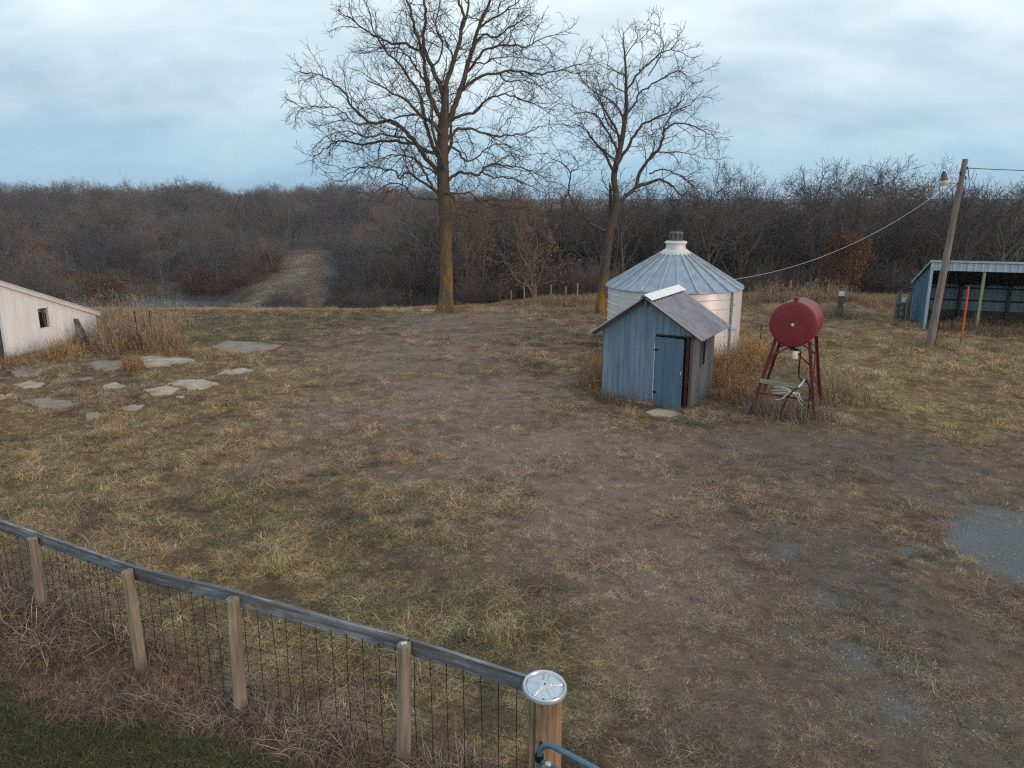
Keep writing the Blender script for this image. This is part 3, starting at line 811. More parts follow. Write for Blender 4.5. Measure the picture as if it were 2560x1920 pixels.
# ================================================================= NEAR FENCE, HUBCAP, GATE
def near_fence():
    t = thing('wire_fence', 'wood post and wire mesh fence with one weathered grey top board', 'fence', (-2.7, 7.2, 0))
    lean = [(0, 0), (.02, .0), (.03, -.01), (-.03, .02), (.05, -.03), (.06, .0)]
    tops = []
    for i, (x, y) in enumerate(FENCE[:-1]):
        mb = MB(); dx, dy = (lean[i] if i < len(lean) else (0, 0))
        r = .062 + .006 * random.random(); H = FENCE_H[i]
        lob = [1 + .05 * math.sin(k * 2.1 + i) + .03 * random.random() for k in range(12)]
        pts = [(x - dx * (1 - k / 6) , y - dy * (1 - k / 6), -.3 + (H + .3) * k / 6) for k in range(7)]
        mb.tube(pts, [r * 1.08, r * 1.06, r * 1.04, r * 1.02, r, r * .98, r * .96], 12, True, lob)
        mb.build('post', MT['post'], t, 40)
        tops.append(Vector((x, y, H)))
    # corner post, thick and split by deep cracks
    mb = MB(); x, y = FENCE[-1]; lob = [1 + .03 * math.sin(k * .7) - (.16 if k in (5, 19, 30, 41) else .05 if k in (12, 25, 36) else 0) for k in range(48)]
    mb.tube([(x, y, -.3), (x, y, .4), (x, y, .9), (x, y, 1.25)], [.138, .135, .131, .128], 48, True, lob)
    mb.build('corner_post', MT['bigpost'], t, 30)['label'] = 'thick cracked corner post with an orange lit side'
    # top boards nailed to the far side of the posts
    line = [Vector((FENCE[i][0], FENCE[i][1], tops[i].z if i < len(tops) else 1.23)) for i in range(len(FENCE))]
    n = []
    for i in range(len(line) - 1):
        d = (line[i + 1] - line[i]); s = Vector((-d.y, d.x, 0)).normalized(); n.append(s)
    for i in range(len(line) - 1):
        o = n[i] * .088; o2 = n[i] * (.088 if i < len(line) - 2 else .10)
        a = line[i] + o; b = line[i + 1] + o2
        a.z -= .052; b.z -= .052
        a.z += (.012, -.008, .010, -.012, .006, -.01)[i]; b.z += (-.008, .012, -.006, .010, -.012, 0)[i]
        d = (b - a).normalized()
        mb = MB(); mb.beam(a + d * .006, b - d * .006, .04, .145, (0, 0, 1), 7, .005)
        mb.build('top_board', MT['rail'], t, 25)
    # wire mesh: upright and level wires hung below the boards
    mb = MB()
    for i in range(len(line) - 1):
        off = n[i] * .062; a = line[i] + off; b = line[i + 1] + off; L = (b - a).length
        k = .06
        while k < L:
            p = a.lerp(b, k / L); w = (random.random() - .5) * .02
            mb.tube([(p.x, p.y, p.z - .10), (p.x + w, p.y + w, .65), (p.x, p.y, .02)], .0032, 4, False); k += .165 + random.random() * .012
        for z in (1.06, .92, .78, .62, .46, .30, .14, .03):
            pts = []
            for q in range(7):
                p = a.lerp(b, q / 6); pts.append((p.x, p.y, z + (random.random() - .5) * .018))
            mb.tube(pts, .0022, 4, False)
    mb.build('wire_mesh', MT['wire'], t)
    mb = MB(); mb.box(tops[5] + Vector((.0, -.01, .012)), (.05, .035, .02), Matrix.Rotation(.5, 3, 'Z'))
    mb.build('nail_plate', MT['silver'], t)
    mb = MB(); mb.box(tops[2 - 1] + Vector((.0, 0, .012)), (.11, .08, .014), Matrix.Rotation(.2, 3, 'X') @ Matrix.Rotation(.5, 3, 'Z'))
    mb.build('post_cap', MT['galv'], t)
near_fence()

def hubcap():
    c = Vector((FENCE[-1][0] - .005, FENCE[-1][1] + .02, 1.262))
    tilt = Matrix.Rotation(R_(6), 3, 'X') @ Matrix.Rotation(R_(3), 3, 'Y')
    t = thing('hubcap', 'round silver hubcap with five spokes lying on the thick corner fence post', 'hubcap', c)
    R = .183; NR, NA = 34, 160
    vs = []; fs = []
    def hz(r, a):
        u = r / R
        h = .030 * (1 - u * u) ** .9
        if u > .86: h = .010 + .020 * math.sin((u - .86) / .14 * math.pi) ** .8 if u < 1 else .0
        elif u > .80: h = .012 * (u - .80) / .06 * .8
        k = ((a / (2 * math.pi) * 5 + .35) % 1.0) - .5                  # five spokes
        wdt = .075 + .02 * u
        d = abs(k) * 2 * math.pi * u / 5
        if .22 < u < .82:
            s = max(0.0, min(1.0, (wdt - d) / .025)); h += .016 * s * (1 - .35 * u)
            g = max(0.0, 1 - abs(d - wdt - .035) / .022); h -= .006 * g
        if u < .24: h = .041
        elif u < .30: h = max(h, .041 - (u - .24) / .06 * .016)
        if u < .13: h = .037
        return h
    for i in range(NR + 1):
        r = R * (i / NR)
        for k in range(NA):
            a = 2 * math.pi * k / NA
            p = Vector((r * math.cos(a), r * math.sin(a), hz(r, a))); vs.append(c + tilt @ p)
    for i in range(NR):
        for k in range(NA):
            k2 = (k + 1) % NA; fs.append((i * NA + k, (i + 1) * NA + k, (i + 1) * NA + k2, i * NA + k2))
    o = len(vs)
    for (r, z) in ((R * 1.0, -.008), (R * .97, -.010), (0.001, -.006)):
        for k in range(NA):
            a = 2 * math.pi * k / NA; vs.append(c + tilt @ Vector((r * math.cos(a), r * math.sin(a), z)))
    last = NR * NA
    for k in range(NA):
        k2 = (k + 1) % NA
        fs.append((last + k, o + k, o + k2, last + k2)); fs.append((o + k, o + NA + k, o + NA + k2, o + k2)); fs.append((o + NA + k, o + 2 * NA + k, o + 2 * NA + k2, o + NA + k2))
    mb = MB(); mb.add(vs, fs); mb.build('disc', MT['hub'], t, 50)
    def hole(r, a, s):
        m = MB(); p = Vector((r * math.cos(a), r * math.sin(a), hz(r, a) + .002))
        m.lathe([(.0005, .0), (s, .0), (s, -.004)], 12, Matrix.Translation(c) @ tilt.to_4x4() @ Matrix.Translation(p)); m.build('hole', MT['dark'], t)
    hole(0, 0, .008); hole(.146, R_(-97), .011)
    for a, s in ((150, .004), (210, .004), (-45, .0035), (40, .0035), (118, .006)): hole(.147, R_(a), s)
hubcap()

def gate():
    p0 = Vector((.215, 5.03, 0)); d = Vector((.78, -.625, 0)).normalized(); L = 3.0; zt = 1.03; zb = .12; r = .024
    t = thing('tube_gate', 'blue painted tubular metal gate hung beside the thick corner post', 'gate', (p0.x, p0.y, 0))
    def P(a, z): return (p0.x + d.x * a, p0.y + d.y * a, z)
    pts = [P(0, zb + .2)]; 
    pts += [P(0, z) for z in (.4, .7, zt - .16)]
    pts += [P(.15 - .15 * math.cos(k * math.pi / 12), zt - .15 + .15 * math.sin(k * math.pi / 12)) for k in range(1, 7)]
    pts += [P(a, zt) for a in (.5, 1.2, 2.0, L - .15)]
    pts += [P(L - .15 + .15 * math.sin(k * math.pi / 12), zt - .15 + .15 * math.cos(k * math.pi / 12)) for k in range(1, 7)]
    pts += [P(L, .6), P(L, zb + .15)]
    pts += [P(L - .15 + .15 * math.cos(k * math.pi / 12), zb + .15 - .15 * math.sin(k * math.pi / 12)) for k in range(1, 7)]
    pts += [P(1.5, zb), P(.15, zb)] + [P(.15 - .15 * math.sin(k * math.pi / 12), zb + .15 - .15 * math.cos(k * math.pi / 12)) for k in range(1, 6)] + [P(0, zb + .2)]
    mb = MB(); mb.tube(pts, r, 14, False); mb.build('frame', MT['gate'], t, 60)
    for z in (.30, .48, .66, .84):
        mb = MB(); mb.tube([P(.022, z), P(L - .022, z)], .019, 10); mb.build('rail', MT['gate'], t, 60)
    mb = MB(); mb.beam(P(1.5, zb + .02), P(1.5, zt - .02), .04, .02, (d.x, d.y, 0)); mb.build('brace', MT['gate'], t)
    for z in (.28, .86):
        mb = MB(); mb.tube([P(-.03, z), (FENCE[-1][0] - .03, FENCE[-1][1] - .11, z)], .012, 8); mb.lathe([(.031, -.03), (.034, -.028), (.034, .028), (.031, .03)], 16, Matrix.Translation(P(0, z)))
        mb.build('hinge', MT['wire'], t, 40)
    mb = MB(); mb.lathe([(.001, .03), (.022, .024), (.03, 0), (.022, -.024), (.001, -.03)], 14, Matrix.Translation(Vector(P(.08, .86)) + Vector((0, -.05, .02)))); mb.build('latch_knob', MT['galv'], t, 60)
gate()

# ================================================================= BLUE SHED
def blue_shed():
    A = Vector((*SHED_A, 0)); e1 = SHED_E1.to_3d(); e2 = SHED_E2.to_3d(); Z = Vector((0, 0, 1)); n1 = -Vector((-e1.y, e1.x, 0)); n2 = Vector((e2.y, -e2.x, 0))
    W, D = 2.33, 1.95; ZR = 2.72; sl = .655; zl = ZR - W / 2 * .70; zr = ZR - W / 2 * .62
    def S(a, b, z): return A + e1 * a + e2 * b + Z * z
    t = thing('garden_shed', 'small faded blue metal shed with a crooked blue door beside the round grain bin', 'shed', S(W / 2, D / 2, 0))
    # front: vertical boards as ribbed sheet, cut round the doorway
    dx0, dx1, dz = 1.42, 2.17, 1.83
    def top(a): return (zl + (ZR - zl) * a / (W / 2) if a < W / 2 else ZR + (zr - ZR) * (a - W / 2) / (W / 2)) - .03
    mb = MB(); nb = 16
    xs = [W * k / nb for k in range(nb + 1)] + [dx0, dx1]; xs = sorted(set(xs))
    for a0, a1 in zip(xs[:-1], xs[1:]):
        z0 = .03 if not (a0 >= dx0 - 1e-6 and a1 <= dx1 + 1e-6) else dz
        if a1 > dx1 + 1e-6 and z0 < 1: continue
        g = .003 if (a1 - a0) > .05 else 0
        mb.slab([S(a0 + g, 0, z0), S(a1 - g, 0, z0), S(a1 - g, 0, top(a1)), S(a0 + g, 0, top(a0))], n1, .012 + .002 * random.random())
    mb.slab([S(0, .002, .03), S(dx0, .002, .03), S(dx0, .002, top(0)), S(0, .002, top(0))], -n1, .006)
    mb.slab([S(dx0, .002, dz), S(W - .01, .002, dz), S(W - .01, .002, top(W)), S(W / 2, .002, top(W / 2)), S(0, .002, top(0)), S(dx0, .002, top(0) - .2)][0:5], -n1, .006)
    mb.build('front_wall', MT['shedblue'], t)
    mb = MB(); mb.beam(S(.0, -.02, .02), S(dx0, -.02, .02), .02, .03); mb.build('sill_strip', MT['ridge'], t)
    # white strip on the hinge side, dark red jamb on the other
    mb = MB(); mb.beam(S(dx0 - .02, -.022, .05), S(dx0 - .02, -.022, 1.62), .016, .016, (1, 0, 0)); mb.build('door_strip', MT['ridge'], t)
    mb = MB(); mb.beam(S(dx1 + .07, .03, .0), S(dx1 + .07, .03, dz + .02), .085, .06, tuple(e2)); mb.build('door_jamb', MT['darkred'], t)
    mb = MB(); mb.slab([S(dx0, -.018, dz - .03), S(dx1 + .12, -.018, dz - .03), S(dx1 + .12, -.018, dz + .015), S(dx0, -.018, dz + .015)], n1, .004); mb.build('door_header', MT['dark'], t)
    # the door hangs a little low and open
    hinge = S(dx0 + .01, -.025, 0); dd = (e1 + n1 * .10).normalized(); dw = dx1 - dx0 + .0
    dn = Vector((dd.y, -dd.x, 0))
    def Dp(a, z, o=0.0): return hinge + dd * a + Z * z + dn * o
    mb = MB()
    for k in range(3):
        a0 = dw * k / 3 + .002; a1 = dw * (k + 1) / 3 - .002
        mb.slab([Dp(a0, -.07 if k else -.05), Dp(a1, -.07 - .01 * k), Dp(a1, dz - .05), Dp(a0, dz - .05)], dn, .022 + .001 * k)
    door = mb.build('door', MT['doorblue'], t)
    mb = MB(); mb.box(Dp(dw - .04, .93, .035), (.03, .03, .10)); mb.lathe([(.0, .04), (.02, .035), (.02, 0)], 10, Matrix.Translation(Dp(dw - .03, .88, .04))); mb.build('handle', MT['silver'], door)
    for z in (.35, 1.45):
        mb = MB(); mb.box(Dp(.03, z, .03), (.09, .012, .04), Matrix.Rotation(math.atan2(dd.y, dd.x), 3, 'Z')); mb.build('hinge', MT['wire'], door)
    # sides and back: ribbed galvanised sheet
    mb = MB(); wa0, wa1, wz0, wz1 = .80, 1.16, .95, 1.72
    def side(b0, b1, z0, z1):
        mb.sheet(S(W, b0, z0), e2 * (b1 - b0), Z * (z1 - z0), n2, max(1, round((b1 - b0) / .155)), .034, .004, 12, 'rib')
    side(.03, wa0, .0, zr); side(wa0, wa1, .0, wz0); side(wa0, wa1, wz1, zr); side(wa1, D, 0, zr)
    mb.build('side_wall', MT['shedside'], t)
    mb = MB()
    for (b0, b1, z0, z1) in ((wa0 - .02, wa0 + .03, wz0, wz1), (wa1 - .03, wa1 + .02, wz0, wz1), (wa0 - .02, wa1 + .02, wz0 - .04, wz0 + .01), (wa0 - .02, wa1 + .02, wz1 - .01, wz1 + .04)):
        mb.slab([S(W + .015, b0, z0), S(W + .015, b1, z0), S(W + .015, b1, z1), S(W + .015, b0, z1)], n2, .025)
    wf = mb.build('window', MT['greywood'], t)
    mb = MB(); mb.slab([S(W - .01, wa0, wz0), S(W - .01, wa1, wz0), S(W - .01, wa1, wz1), S(W - .01, wa0, wz1)], n2, .006); mb.build('pane', MT['glass'], wf)
    mb = MB(); mb.sheet(S(-.0, 0, 0), e2 * D, Z * zl, -n2, 14, .018, .004, 8, 'rib'); mb.build('side_wall', MT['shedside'], t)
    mb = MB(); q = [S(0, D, 0), S(W, D, 0), S(W, D, zr), S(W / 2, D, ZR - .03), S(0, D, zl)]; mb.slab(q, -n1, .012); mb.build('back_wall', MT['shedside'], t)
    for q in ((S(W + .01, .02, 0), S(W + .01, .02, zr)), (S(.02, .02, 0), S(.02, .02, zl))):
        mb = MB(); mb.beam(*q, .06, .06, tuple(e1)); mb.build('corner_post', MT['oldwood'], t)
    # roof sheets, ridge flashing, beam end
    ov0, ov1 = .28, .42; bl = .28; br = .34
    aL = -bl; zL = ZR - (W / 2 + bl) * .70; aR = W + br; zR = ZR - (W / 2 + br) * .63
    mb = MB(); mb.sheet(S(W / 2 + .02, -ov0, ZR + .03), e2 * (D + ov0 + ov1), S(aR, 0, zR + .03) - S(W / 2 + .02, 0, ZR + .03), (e1 * .53 + Z * .85), 10, .036); mb.build('roof', MT['shedroof'], t, 60)
    mb = MB(); mb.sheet(S(W / 2 - .02, -ov0, ZR + .03), e2 * (D + ov0 + ov1), S(aL, 0, zL + .03) - S(W / 2 - .02, 0, ZR + .03), (-e1 * .57 + Z * .82), 10, .036); mb.build('roof', MT['shedroof'], t, 60)
    mb = MB()
    rr = [S(W / 2 + .21, 0, ZR - .01), S(W / 2, 0, ZR + .12), S(W / 2 - .16, 0, ZR + .015)]
    for p, q in zip(rr[:-1], rr[1:]):
        mb.slab([p - e2 * (ov0 + .02), q - e2 * (ov0 + .02), q + e2 * (D + ov1 + .02), p + e2 * (D + ov1 + .02)], Z, .006)
    mb.build('ridge_cap', MT['ridge'], t)
    mb = MB(); mb.beam(S(W / 2, -.16, ZR - .10), S(W / 2, .0, ZR - .10), .07, .12); mb.build('ridge_beam', MT['greywood'], t)
    for a0, z0, a1, z1 in ((W / 2, ZR - .02, aL + .05, zL + .0), (W / 2, ZR - .02, aR - .05, zR + .0)):
        mb = MB(); mb.beam(S(a0, -.10, z0), S(a1, -.10, z1), .04, .05); mb.build('rafter', MT['oldwood'], t)
    return S(W / 2, D + ov1, ZR + .1)
RIDGE_END = blue_shed()

# ================================================================= GRAIN BIN
def grain_bin():
    c = Vector((5.43, 25.3, 0)); R = 2.18; ZE = 2.36
    t = thing('grain_bin', 'round ribbed white metal grain bin with a conical ribbed roof, behind the blue shed', 'grain bin', c)
    T = Matrix.Translation(c)
    prof = [(R, -.05)]; z = .02
    while z < ZE - .02:
        prof += [(R, z), (R + .010, z + .006), (R + .017, z + .016), (R + .010, z + .026), (R, z + .030)]
        z += .292
    prof.append((R, ZE))
    mb = MB(); mb.lathe(prof, 96, T)
    # bolted sheet joints
    face = math.atan2(-c.y, -c.x)
    for k in range(8):
        for rw in range(8):
            an = face + .30 + k * 2 * math.pi / 8 + (rw % 2) * .39
            p = c + Vector((math.cos(an), math.sin(an), 0)) * (R + .004); zz = .07 + rw * .292
            mb.box(p + Vector((0, 0, zz + .105)), (.012, .03, .225), Matrix.Rotation(an, 3, 'Z'))
    mb.build('wall', MT['binwall'], t, 50)
    # smooth door panel and conduit on the right
    a0 = face + R_(58)
    mb = MB(); mb.lathe([(R + .018, .02), (R + .034, .03), (R + .034, ZE - .06), (R + .018, ZE - .05)], 14, T, False, False, a0, a0 + R_(46)); mb.build('door_panel', MT['binwall'], t, 40)
    ap = a0 - R_(2.2); q = c + Vector((math.cos(ap), math.sin(ap), 0)) * (R + .06)
    mb = MB(); mb.tube([q + Vector((0, 0, 0)), q + Vector((0, 0, ZE - .12)), q + Vector((-.0, 0, ZE - .04))], .04, 10)
    mb.box(q + Vector((.05, -.02, 1.1)), (.16, .10, .09)); mb.box(q + Vector((.02, -.02, 1.9)), (.08, .08, .04))
    mb.build('conduit', MT['galv'], t, 40)
    # roof
    RE = R + .075; ZR0 = ZE - .03; RT = .50; ZT = 3.40
    mb = MB(); mb.lathe([(R - .02, ZR0 - .02), (RE, ZR0 - .035), (RE + .012, ZR0 - .02), (RE, ZR0), (RT, ZT)], 48, T); rf = mb.build('roof', MT['binroof'], t, 25)
    for k in range(24):
        an = face + R_(4) + k * 2 * math.pi / 24; dv = Vector((math.cos(an), math.sin(an), 0)); sdv = Vector((-dv.y, dv.x, 0))
        mb = MB(); p0 = c + dv * (RE + .012) + Vector((0, 0, ZR0 + .008)); p1 = c + dv * (RT - .02) + Vector((0, 0, ZT + .018))
        up = (p1 - p0).cross(sdv); mb.beam(p0, p1, .032, .07, tuple(up)); mb.build('rib', MT['galv'], rf)
    mb = MB(); mb.lathe([(RT + .05, ZT - .03), (RT + .02, ZT + .02), (.36, ZT + .13), (.32, ZT + .16), (.32, ZT + .30), (.35, ZT + .31), (.37, ZT + .34), (.35, ZT + .38), (.30, ZT + .40), (.0, ZT + .42)], 40, T); mb.build('roof_collar', MT['whitemetal'], t, 40)
    mb = MB()
    z0 = ZT + .40; hh = .29; hw = .19
    for k in range(8):
        an = face + k * math.pi / 4 + .2; p = c + Vector((math.cos(an) * hw, math.sin(an) * hw, 0)); mb.beam(p + Vector((0, 0, z0)), p + Vector((0, 0, z0 + hh)), .03, .055, (math.cos(an), math.sin(an), 0))
    mb.lathe([(.17, z0 + hh - .06), (.225, z0 + hh - .06), (.225, z0 + hh), (.0, z0 + hh + .02)], 8, T @ Matrix.Rotation(face + .2, 4, 'Z'))
    mb.lathe([(.14, z0), (.14, z0 + .24), (.0, z0 + .245)], 8, T)
    mb.build('vent_cage', MT['greywood'], t)
grain_bin()

# ================================================================= FUEL TANK
def fuel_tank():
    f0 = Vector((6.58, 17.45, 2.27)); ax = Vector((.505, .863, 0)); L = .98; R = .54
    side = Vector((.863, -.505, 0)); b0 = f0 + ax * L
    FL, FR = Vector((5.77, 17.67, -.05)), Vector((7.16, 17.19, -.05)); BR, BL = Vector((7.86, 18.55, -.05)), Vector((6.45, 19.0, -.05))
    t = thing('fuel_tank', 'round red fuel tank lying on a tall red four legged stand in dry weeds', 'fuel tank', Vector(((FL.x + BR.x) / 2, (FL.y + BR.y) / 2, 0)))
    m = Matrix.Translation(f0) @ Vector((0, 0, 1)).rotation_difference(ax).to_matrix().to_4x4()
    prof = [(.001, -.022), (R * .5, -.018), (R * .86, -.006), (R * .955, .0), (R * .99, .012), (R, .035)]
    prof += [(R, .45), (R + .004, .452), (R + .004, .475), (R, .477), (R, L - .035), (R * .97, L), (R * .5, L + .02), (.001, L + .022)]
    mb = MB(); mb.lathe(prof, 72, m); body = mb.build('tank_body', MT['redpaint'], t, 35)
    mb = MB(); mb.lathe([(.012, -.04), (.028, -.036), (.030, -.02)], 14, m, True); mb.lathe([(.036, -.022), (.038, -.026), (.030, -.028)], 14, m); mb.build('gauge', MT['bone'], body, 40)
    p = f0 + ax * .16 + Vector((0, 0, R)); mb = MB(); mb.lathe([(.05, -.02), (.05, .05), (.085, .05), (.085, .075), (.03, .08), (.03, .10), (0, .10)], 18, Matrix.Translation(p)); mb.build('fill_cap', MT['redpaint'], body, 40)
    # stand
    def cr(k, d): return f0 + ax * (L * k) + side * d + Vector((0, 0, -math.sqrt(R * R - d * d)))
    tops = [cr(.12, -.40), cr(.12, .36), cr(.92, .38), cr(.92, -.40)]
    feet = [FL, FR, BR, BL]
    for p, q in zip(feet, tops):
        mb = MB(); d = (q - p).normalized(); a = side; w = .074
        mb.beam(p, q + d * .02, w, .008, tuple(a)); mb.beam(p + a * .034, q + a * .034 + d * .02, .008, w, tuple(a)); mb.build('leg', MT['redleg'], t)
    def lerp(i, k): return feet[i].lerp(tops[i], k)
    def br(p, q, r=.021):
        mb = MB(); mb.tube([p, q], r, 6); mb.build('brace', MT['redleg'], t)
    mid_f = (tops[0] + tops[1]) / 2 + Vector((0, 0, -.16)); mid_b = (tops[2] + tops[3]) / 2 + Vector((0, 0, -.16))
    br(lerp(0, .76), mid_f); br(lerp(1, .72), mid_f); br(lerp(3, .80), mid_b); br(lerp(2, .76), mid_b)
    br(tops[0], tops[1], .02); br(tops[3], tops[2], .02); br(lerp(1, .30), lerp(2, .78)); br(lerp(0, .30), lerp(3, .78)); br(lerp(2, .30), lerp(1, .72), .012)
    br(lerp(0, .32) + Vector((0, 0, 0)), lerp(1, .28), .026)
    br(lerp(1, .20), lerp(2, .22), .016)
    a = lerp(0, .47) - ax * .05; b = lerp(1, .44) - ax * .05
    mb = MB(); mb.beam(a, b, .04, .10); mb.build('cross_board', MT['greenwood'], t)
    # outlet, filter, hose and nozzle
    o = cr(.1, .06) + Vector((0, 0, -.01)); mb = MB()
    mb.tube([o, o + Vector((0, 0, -.06))], .03, 10); mb.box(o + Vector((.0, -.02, -.05)), (.20, .07, .05), Matrix.Rotation(-.5, 3, 'Z')); mb.build('valve', MT['wire'], t, 40)
    mb = MB(); mb.lathe([(.0, .0), (.06, .005), (.066, .02), (.066, .17), (.05, .19), (.0, .19)], 20, Matrix.Translation(o + Vector((.015, -.05, -.27)))); mb.build('filter', MT['bone'], t, 40)
    h = o + Vector((.11, -.07, -.04)); hb = b + Vector((-.06, -.05, .0))
    pts = [h, h + Vector((.02, -.02, -.10)), h + Vector((.02, -.01, -.40)), h + Vector((.05, 0, -.68)), hb + Vector((-.06, -.01, .16)), hb + Vector((.01, -.03, .02)), hb + Vector((.03, -.03, -.30)), hb + Vector((.02, -.05, -.70)), hb + Vector((-.06, -.06, -.82)), hb + Vector((-.3, -.2, -.86)), hb + Vector((-.62, -.12, -.72)), hb + Vector((-.58, -.06, -.42)), hb + Vector((-.42, -.04, -.10)), hb + Vector((-.26, -.04, .04))]
    mb = MB(); mb.tube(smooth(pts, 5), .019, 8); mb.build('hose', MT['black'], t, 60)
    mb = MB(); q = hb + Vector((-.26, -.04, .04)); mb.tube([q, q + Vector((.05, 0, .05)), q + Vector((.10, 0, .12)), q + Vector((.13, 0, .20))], [.02, .026, .022, .012], 8); mb.box(q + Vector((.07, 0, .03)), (.10, .012, .012), Matrix.Rotation(-.6, 3, 'Y')); mb.build('nozzle', MT['silver'], t, 40)
    # pale antler laid over the lower rail
    k = lerp(0, .32).lerp(lerp(1, .28), .62) + Vector((0, -.06, .08))
    an = thing('antler', 'white forked antler hung over the lower rail of the red tank stand', 'antler', k)
    def A(*pts): return smooth([k + side * a + Vector((0, -.03 - b * .3, b)) for a, b in pts], 4)
    mb = MB()
    mb.tube(A((.10, .03), (0, .06), (-.10, .02), (-.18, -.10), (-.26, -.16), (-.36, -.17)), [.024] * 6 + [.020] * 8 + [.012] * 6 + [.006], 8)
    for br_ in (((-.02, .06), (-.12, .14), (-.28, .17), (-.44, .15)), ((-.04, .05), (-.14, .10), (-.30, .09), (-.46, .06)), ((-.06, .03), (-.18, .03), (-.34, .0), (-.44, -.01)), ((.06, .05), (.14, .06), (.20, -.06), (.28, -.12)), ((.08, .02), (.16, -.06), (.22, -.18), (.30, -.24)), ((.05, .04), (.02, .0), (-.03, -.02))):
        pp = A(*br_); n = len(pp); mb.tube(pp, [.017 * (1 - .7 * i / n) + .003 for i in range(n)], 7)
    mb.build('tines', MT['bone'], an, 60)
def smooth(P, n=4):
    P = [Vector(p) for p in P]; out = []
    for i in range(len(P) - 1):
        p0 = P[max(i - 1, 0)]; p1 = P[i]; p2 = P[i + 1]; p3 = P[min(i + 2, len(P) - 1)]
        for k in range(n):
            t = k / n
            out.append(.5 * ((2 * p1) + (p2 - p0) * t + (2 * p0 - 5 * p1 + 4 * p2 - p3) * t * t + (3 * p1 - p0 - 3 * p2 + p3) * t ** 3))
    out.append(P[-1]); return out
fuel_tank()

# ================================================================= WHITE LEAN-TO
WB = (Vector((-16.72, 24.48, 0)), Vector((.257, .966, 0)).normalized())
def white_shed():
    c, d = WB; n = Vector((d.y, -d.x, 0)); w = -n; Z = Vector((0, 0, 1)); L = 3.86; W = 5.2; z0, z1 = 2.46, .92
    def S(a, b, z): return c + d * a + w * b + Z * z       # a along the seen wall, b back into the shed
    t = thing('lean_to_shed', 'chalky white lean-to shed with a sloping roof and an empty window hole', 'shed', c)
    def top(a): return z0 + (z1 - z0) * a / L
    (a0, h1), (a1, h0) = on_plane(92, 772, c, d), on_plane(127, 817, c, d)
    mb = MB(); th = .10
    for q in ([S(0, 0, -.1), S(a0, 0, -.1), S(a0, 0, top(a0)), S(0, 0, top(0))], [S(a1, 0, -.1), S(L, 0, -.1), S(L, 0, top(L)), S(a1, 0, top(a1))],
              [S(a0, 0, -.1), S(a1, 0, -.1), S(a1, 0, h0), S(a0, 0, h0)], [S(a0, 0, h1), S(a1, 0, h1), S(a1, 0, top(a1)), S(a0, 0, top(a0))]):
        mb.slab(q, w, th)
    for k in (.95, 1.9, 2.9):
        mb.slab([S(k, -.004, 0), S(k + .012, -.004, 0), S(k + .012, -.004, top(k) - .03), S(k, -.004, top(k) - .03)], w, .004)
    mb.build('side_wall', MT['white'], t)
    mb = MB()
    for (p, q) in (((a0 + .012, h0 + .02), (a0 + .012, h1 - .02)), ((a1 - .012, h0 + .02), (a1 - .012, h1 - .02)), ((a0 + .03, h0 + .0), (a1 - .03, h0 + .0)), ((a0 + .03, h1 - .0), (a1 - .03, h1 - .0))):
        mb.beam(S(p[0], .05, p[1]), S(q[0], .05, q[1]), .022, .11, tuple(w))
    wf = mb.build('window', MT['white'], t)
    mb = MB(); mb.beam(S(a1 - .10, .16, h1), S(a1 - .02, .2, h0), .02, .10, tuple(w)); mb.build('loose_board', MT['greywood'], wf)
    # front with planks, dark red and white trim
    mb = MB(); b = .16
    while b < W:
        mb.beam(S(.03, b + .07, -.1), S(.03, b + .07, z0 - .08), .138, .03 + .01 * random.random(), tuple(d)); b += .145
    mb.build('front_wall', MT['oldwood'], t)
    mb = MB(); mb.beam(S(-.02, .05, -.1), S(-.02, .05, z0 - .02), .11, .04, tuple(d)); mb.build('corner_trim', MT['white'], t)
    mb = MB(); mb.beam(S(-.03, .16, .9), S(-.03, .16, 1.75), .10, .03, tuple(d)); mb.build('red_trim', MT['darkred'], t)
    mb = MB(); mb.beam(S(-.03, .30, 1.72), S(-.03, 2.5, 1.72), .04, .14); mb.build('track_board', MT['white'], t)
    mb = MB(); mb.slab([S(L, .1, -.1), S(L, W, -.1), S(L, W, z1), S(L, .1, z1)], -d, .08); mb.build('back_wall', MT['white'], t)
    mb = MB(); mb.slab([S(0, W, -.1), S(L, W, -.1), S(L, W, z1), S(0, W, z0)], -w, .08); mb.build('side_wall', MT['white'], t)
    # roof
    s = (z1 - z0) / L; o0, o1 = -.16, L + .14
    p0 = S(o0, -.10, z0 + s * o0 + .055); p1 = S(o1, -.10, z0 + s * o1 + .055)
    mb = MB(); up = (p1 - p0).cross(w).normalized(); up = up if up.z > 0 else -up
    mb.sheet(p0 + up * .05, w * (W + .2), p1 - p0, up, 34, .014); rf = mb.build('roof', MT['whitemetal'], t, 60)
    mb = MB(); mb.beam(p0 + up * -.005 - n * .02, p1 + up * -.005 - n * .02, .03, .15, tuple(up)); mb.beam(p0 + up * .062 + n * .005, p1 + up * .062 + n * .005, .05, .02, tuple(up)); mb.build('edge_trim', MT['whitemetal'], rf)
    mb = MB(); mb.box(p0 + Vector((.04, -.02, -.04)), (.10, .14, .12)); mb.build('beam_end', MT['greywood'], rf)
    # plank leaning on the wall
    (pa, pz), (qa, qz) = on_plane(188, 797, c, d), on_plane(223, 864, c, d)
    top_ = S(pa, -.03, pz); foot = S(qa, -.55, .0); foot = Vector((*gnd(224, 862), 0))
    mb = MB(); mb.beam(top_, foot, .17, .035, tuple(n)); tag(mb.build('plank', MT['oldwood']), 'dark weathered plank leaning against the white shed wall', 'plank')
white_shed()

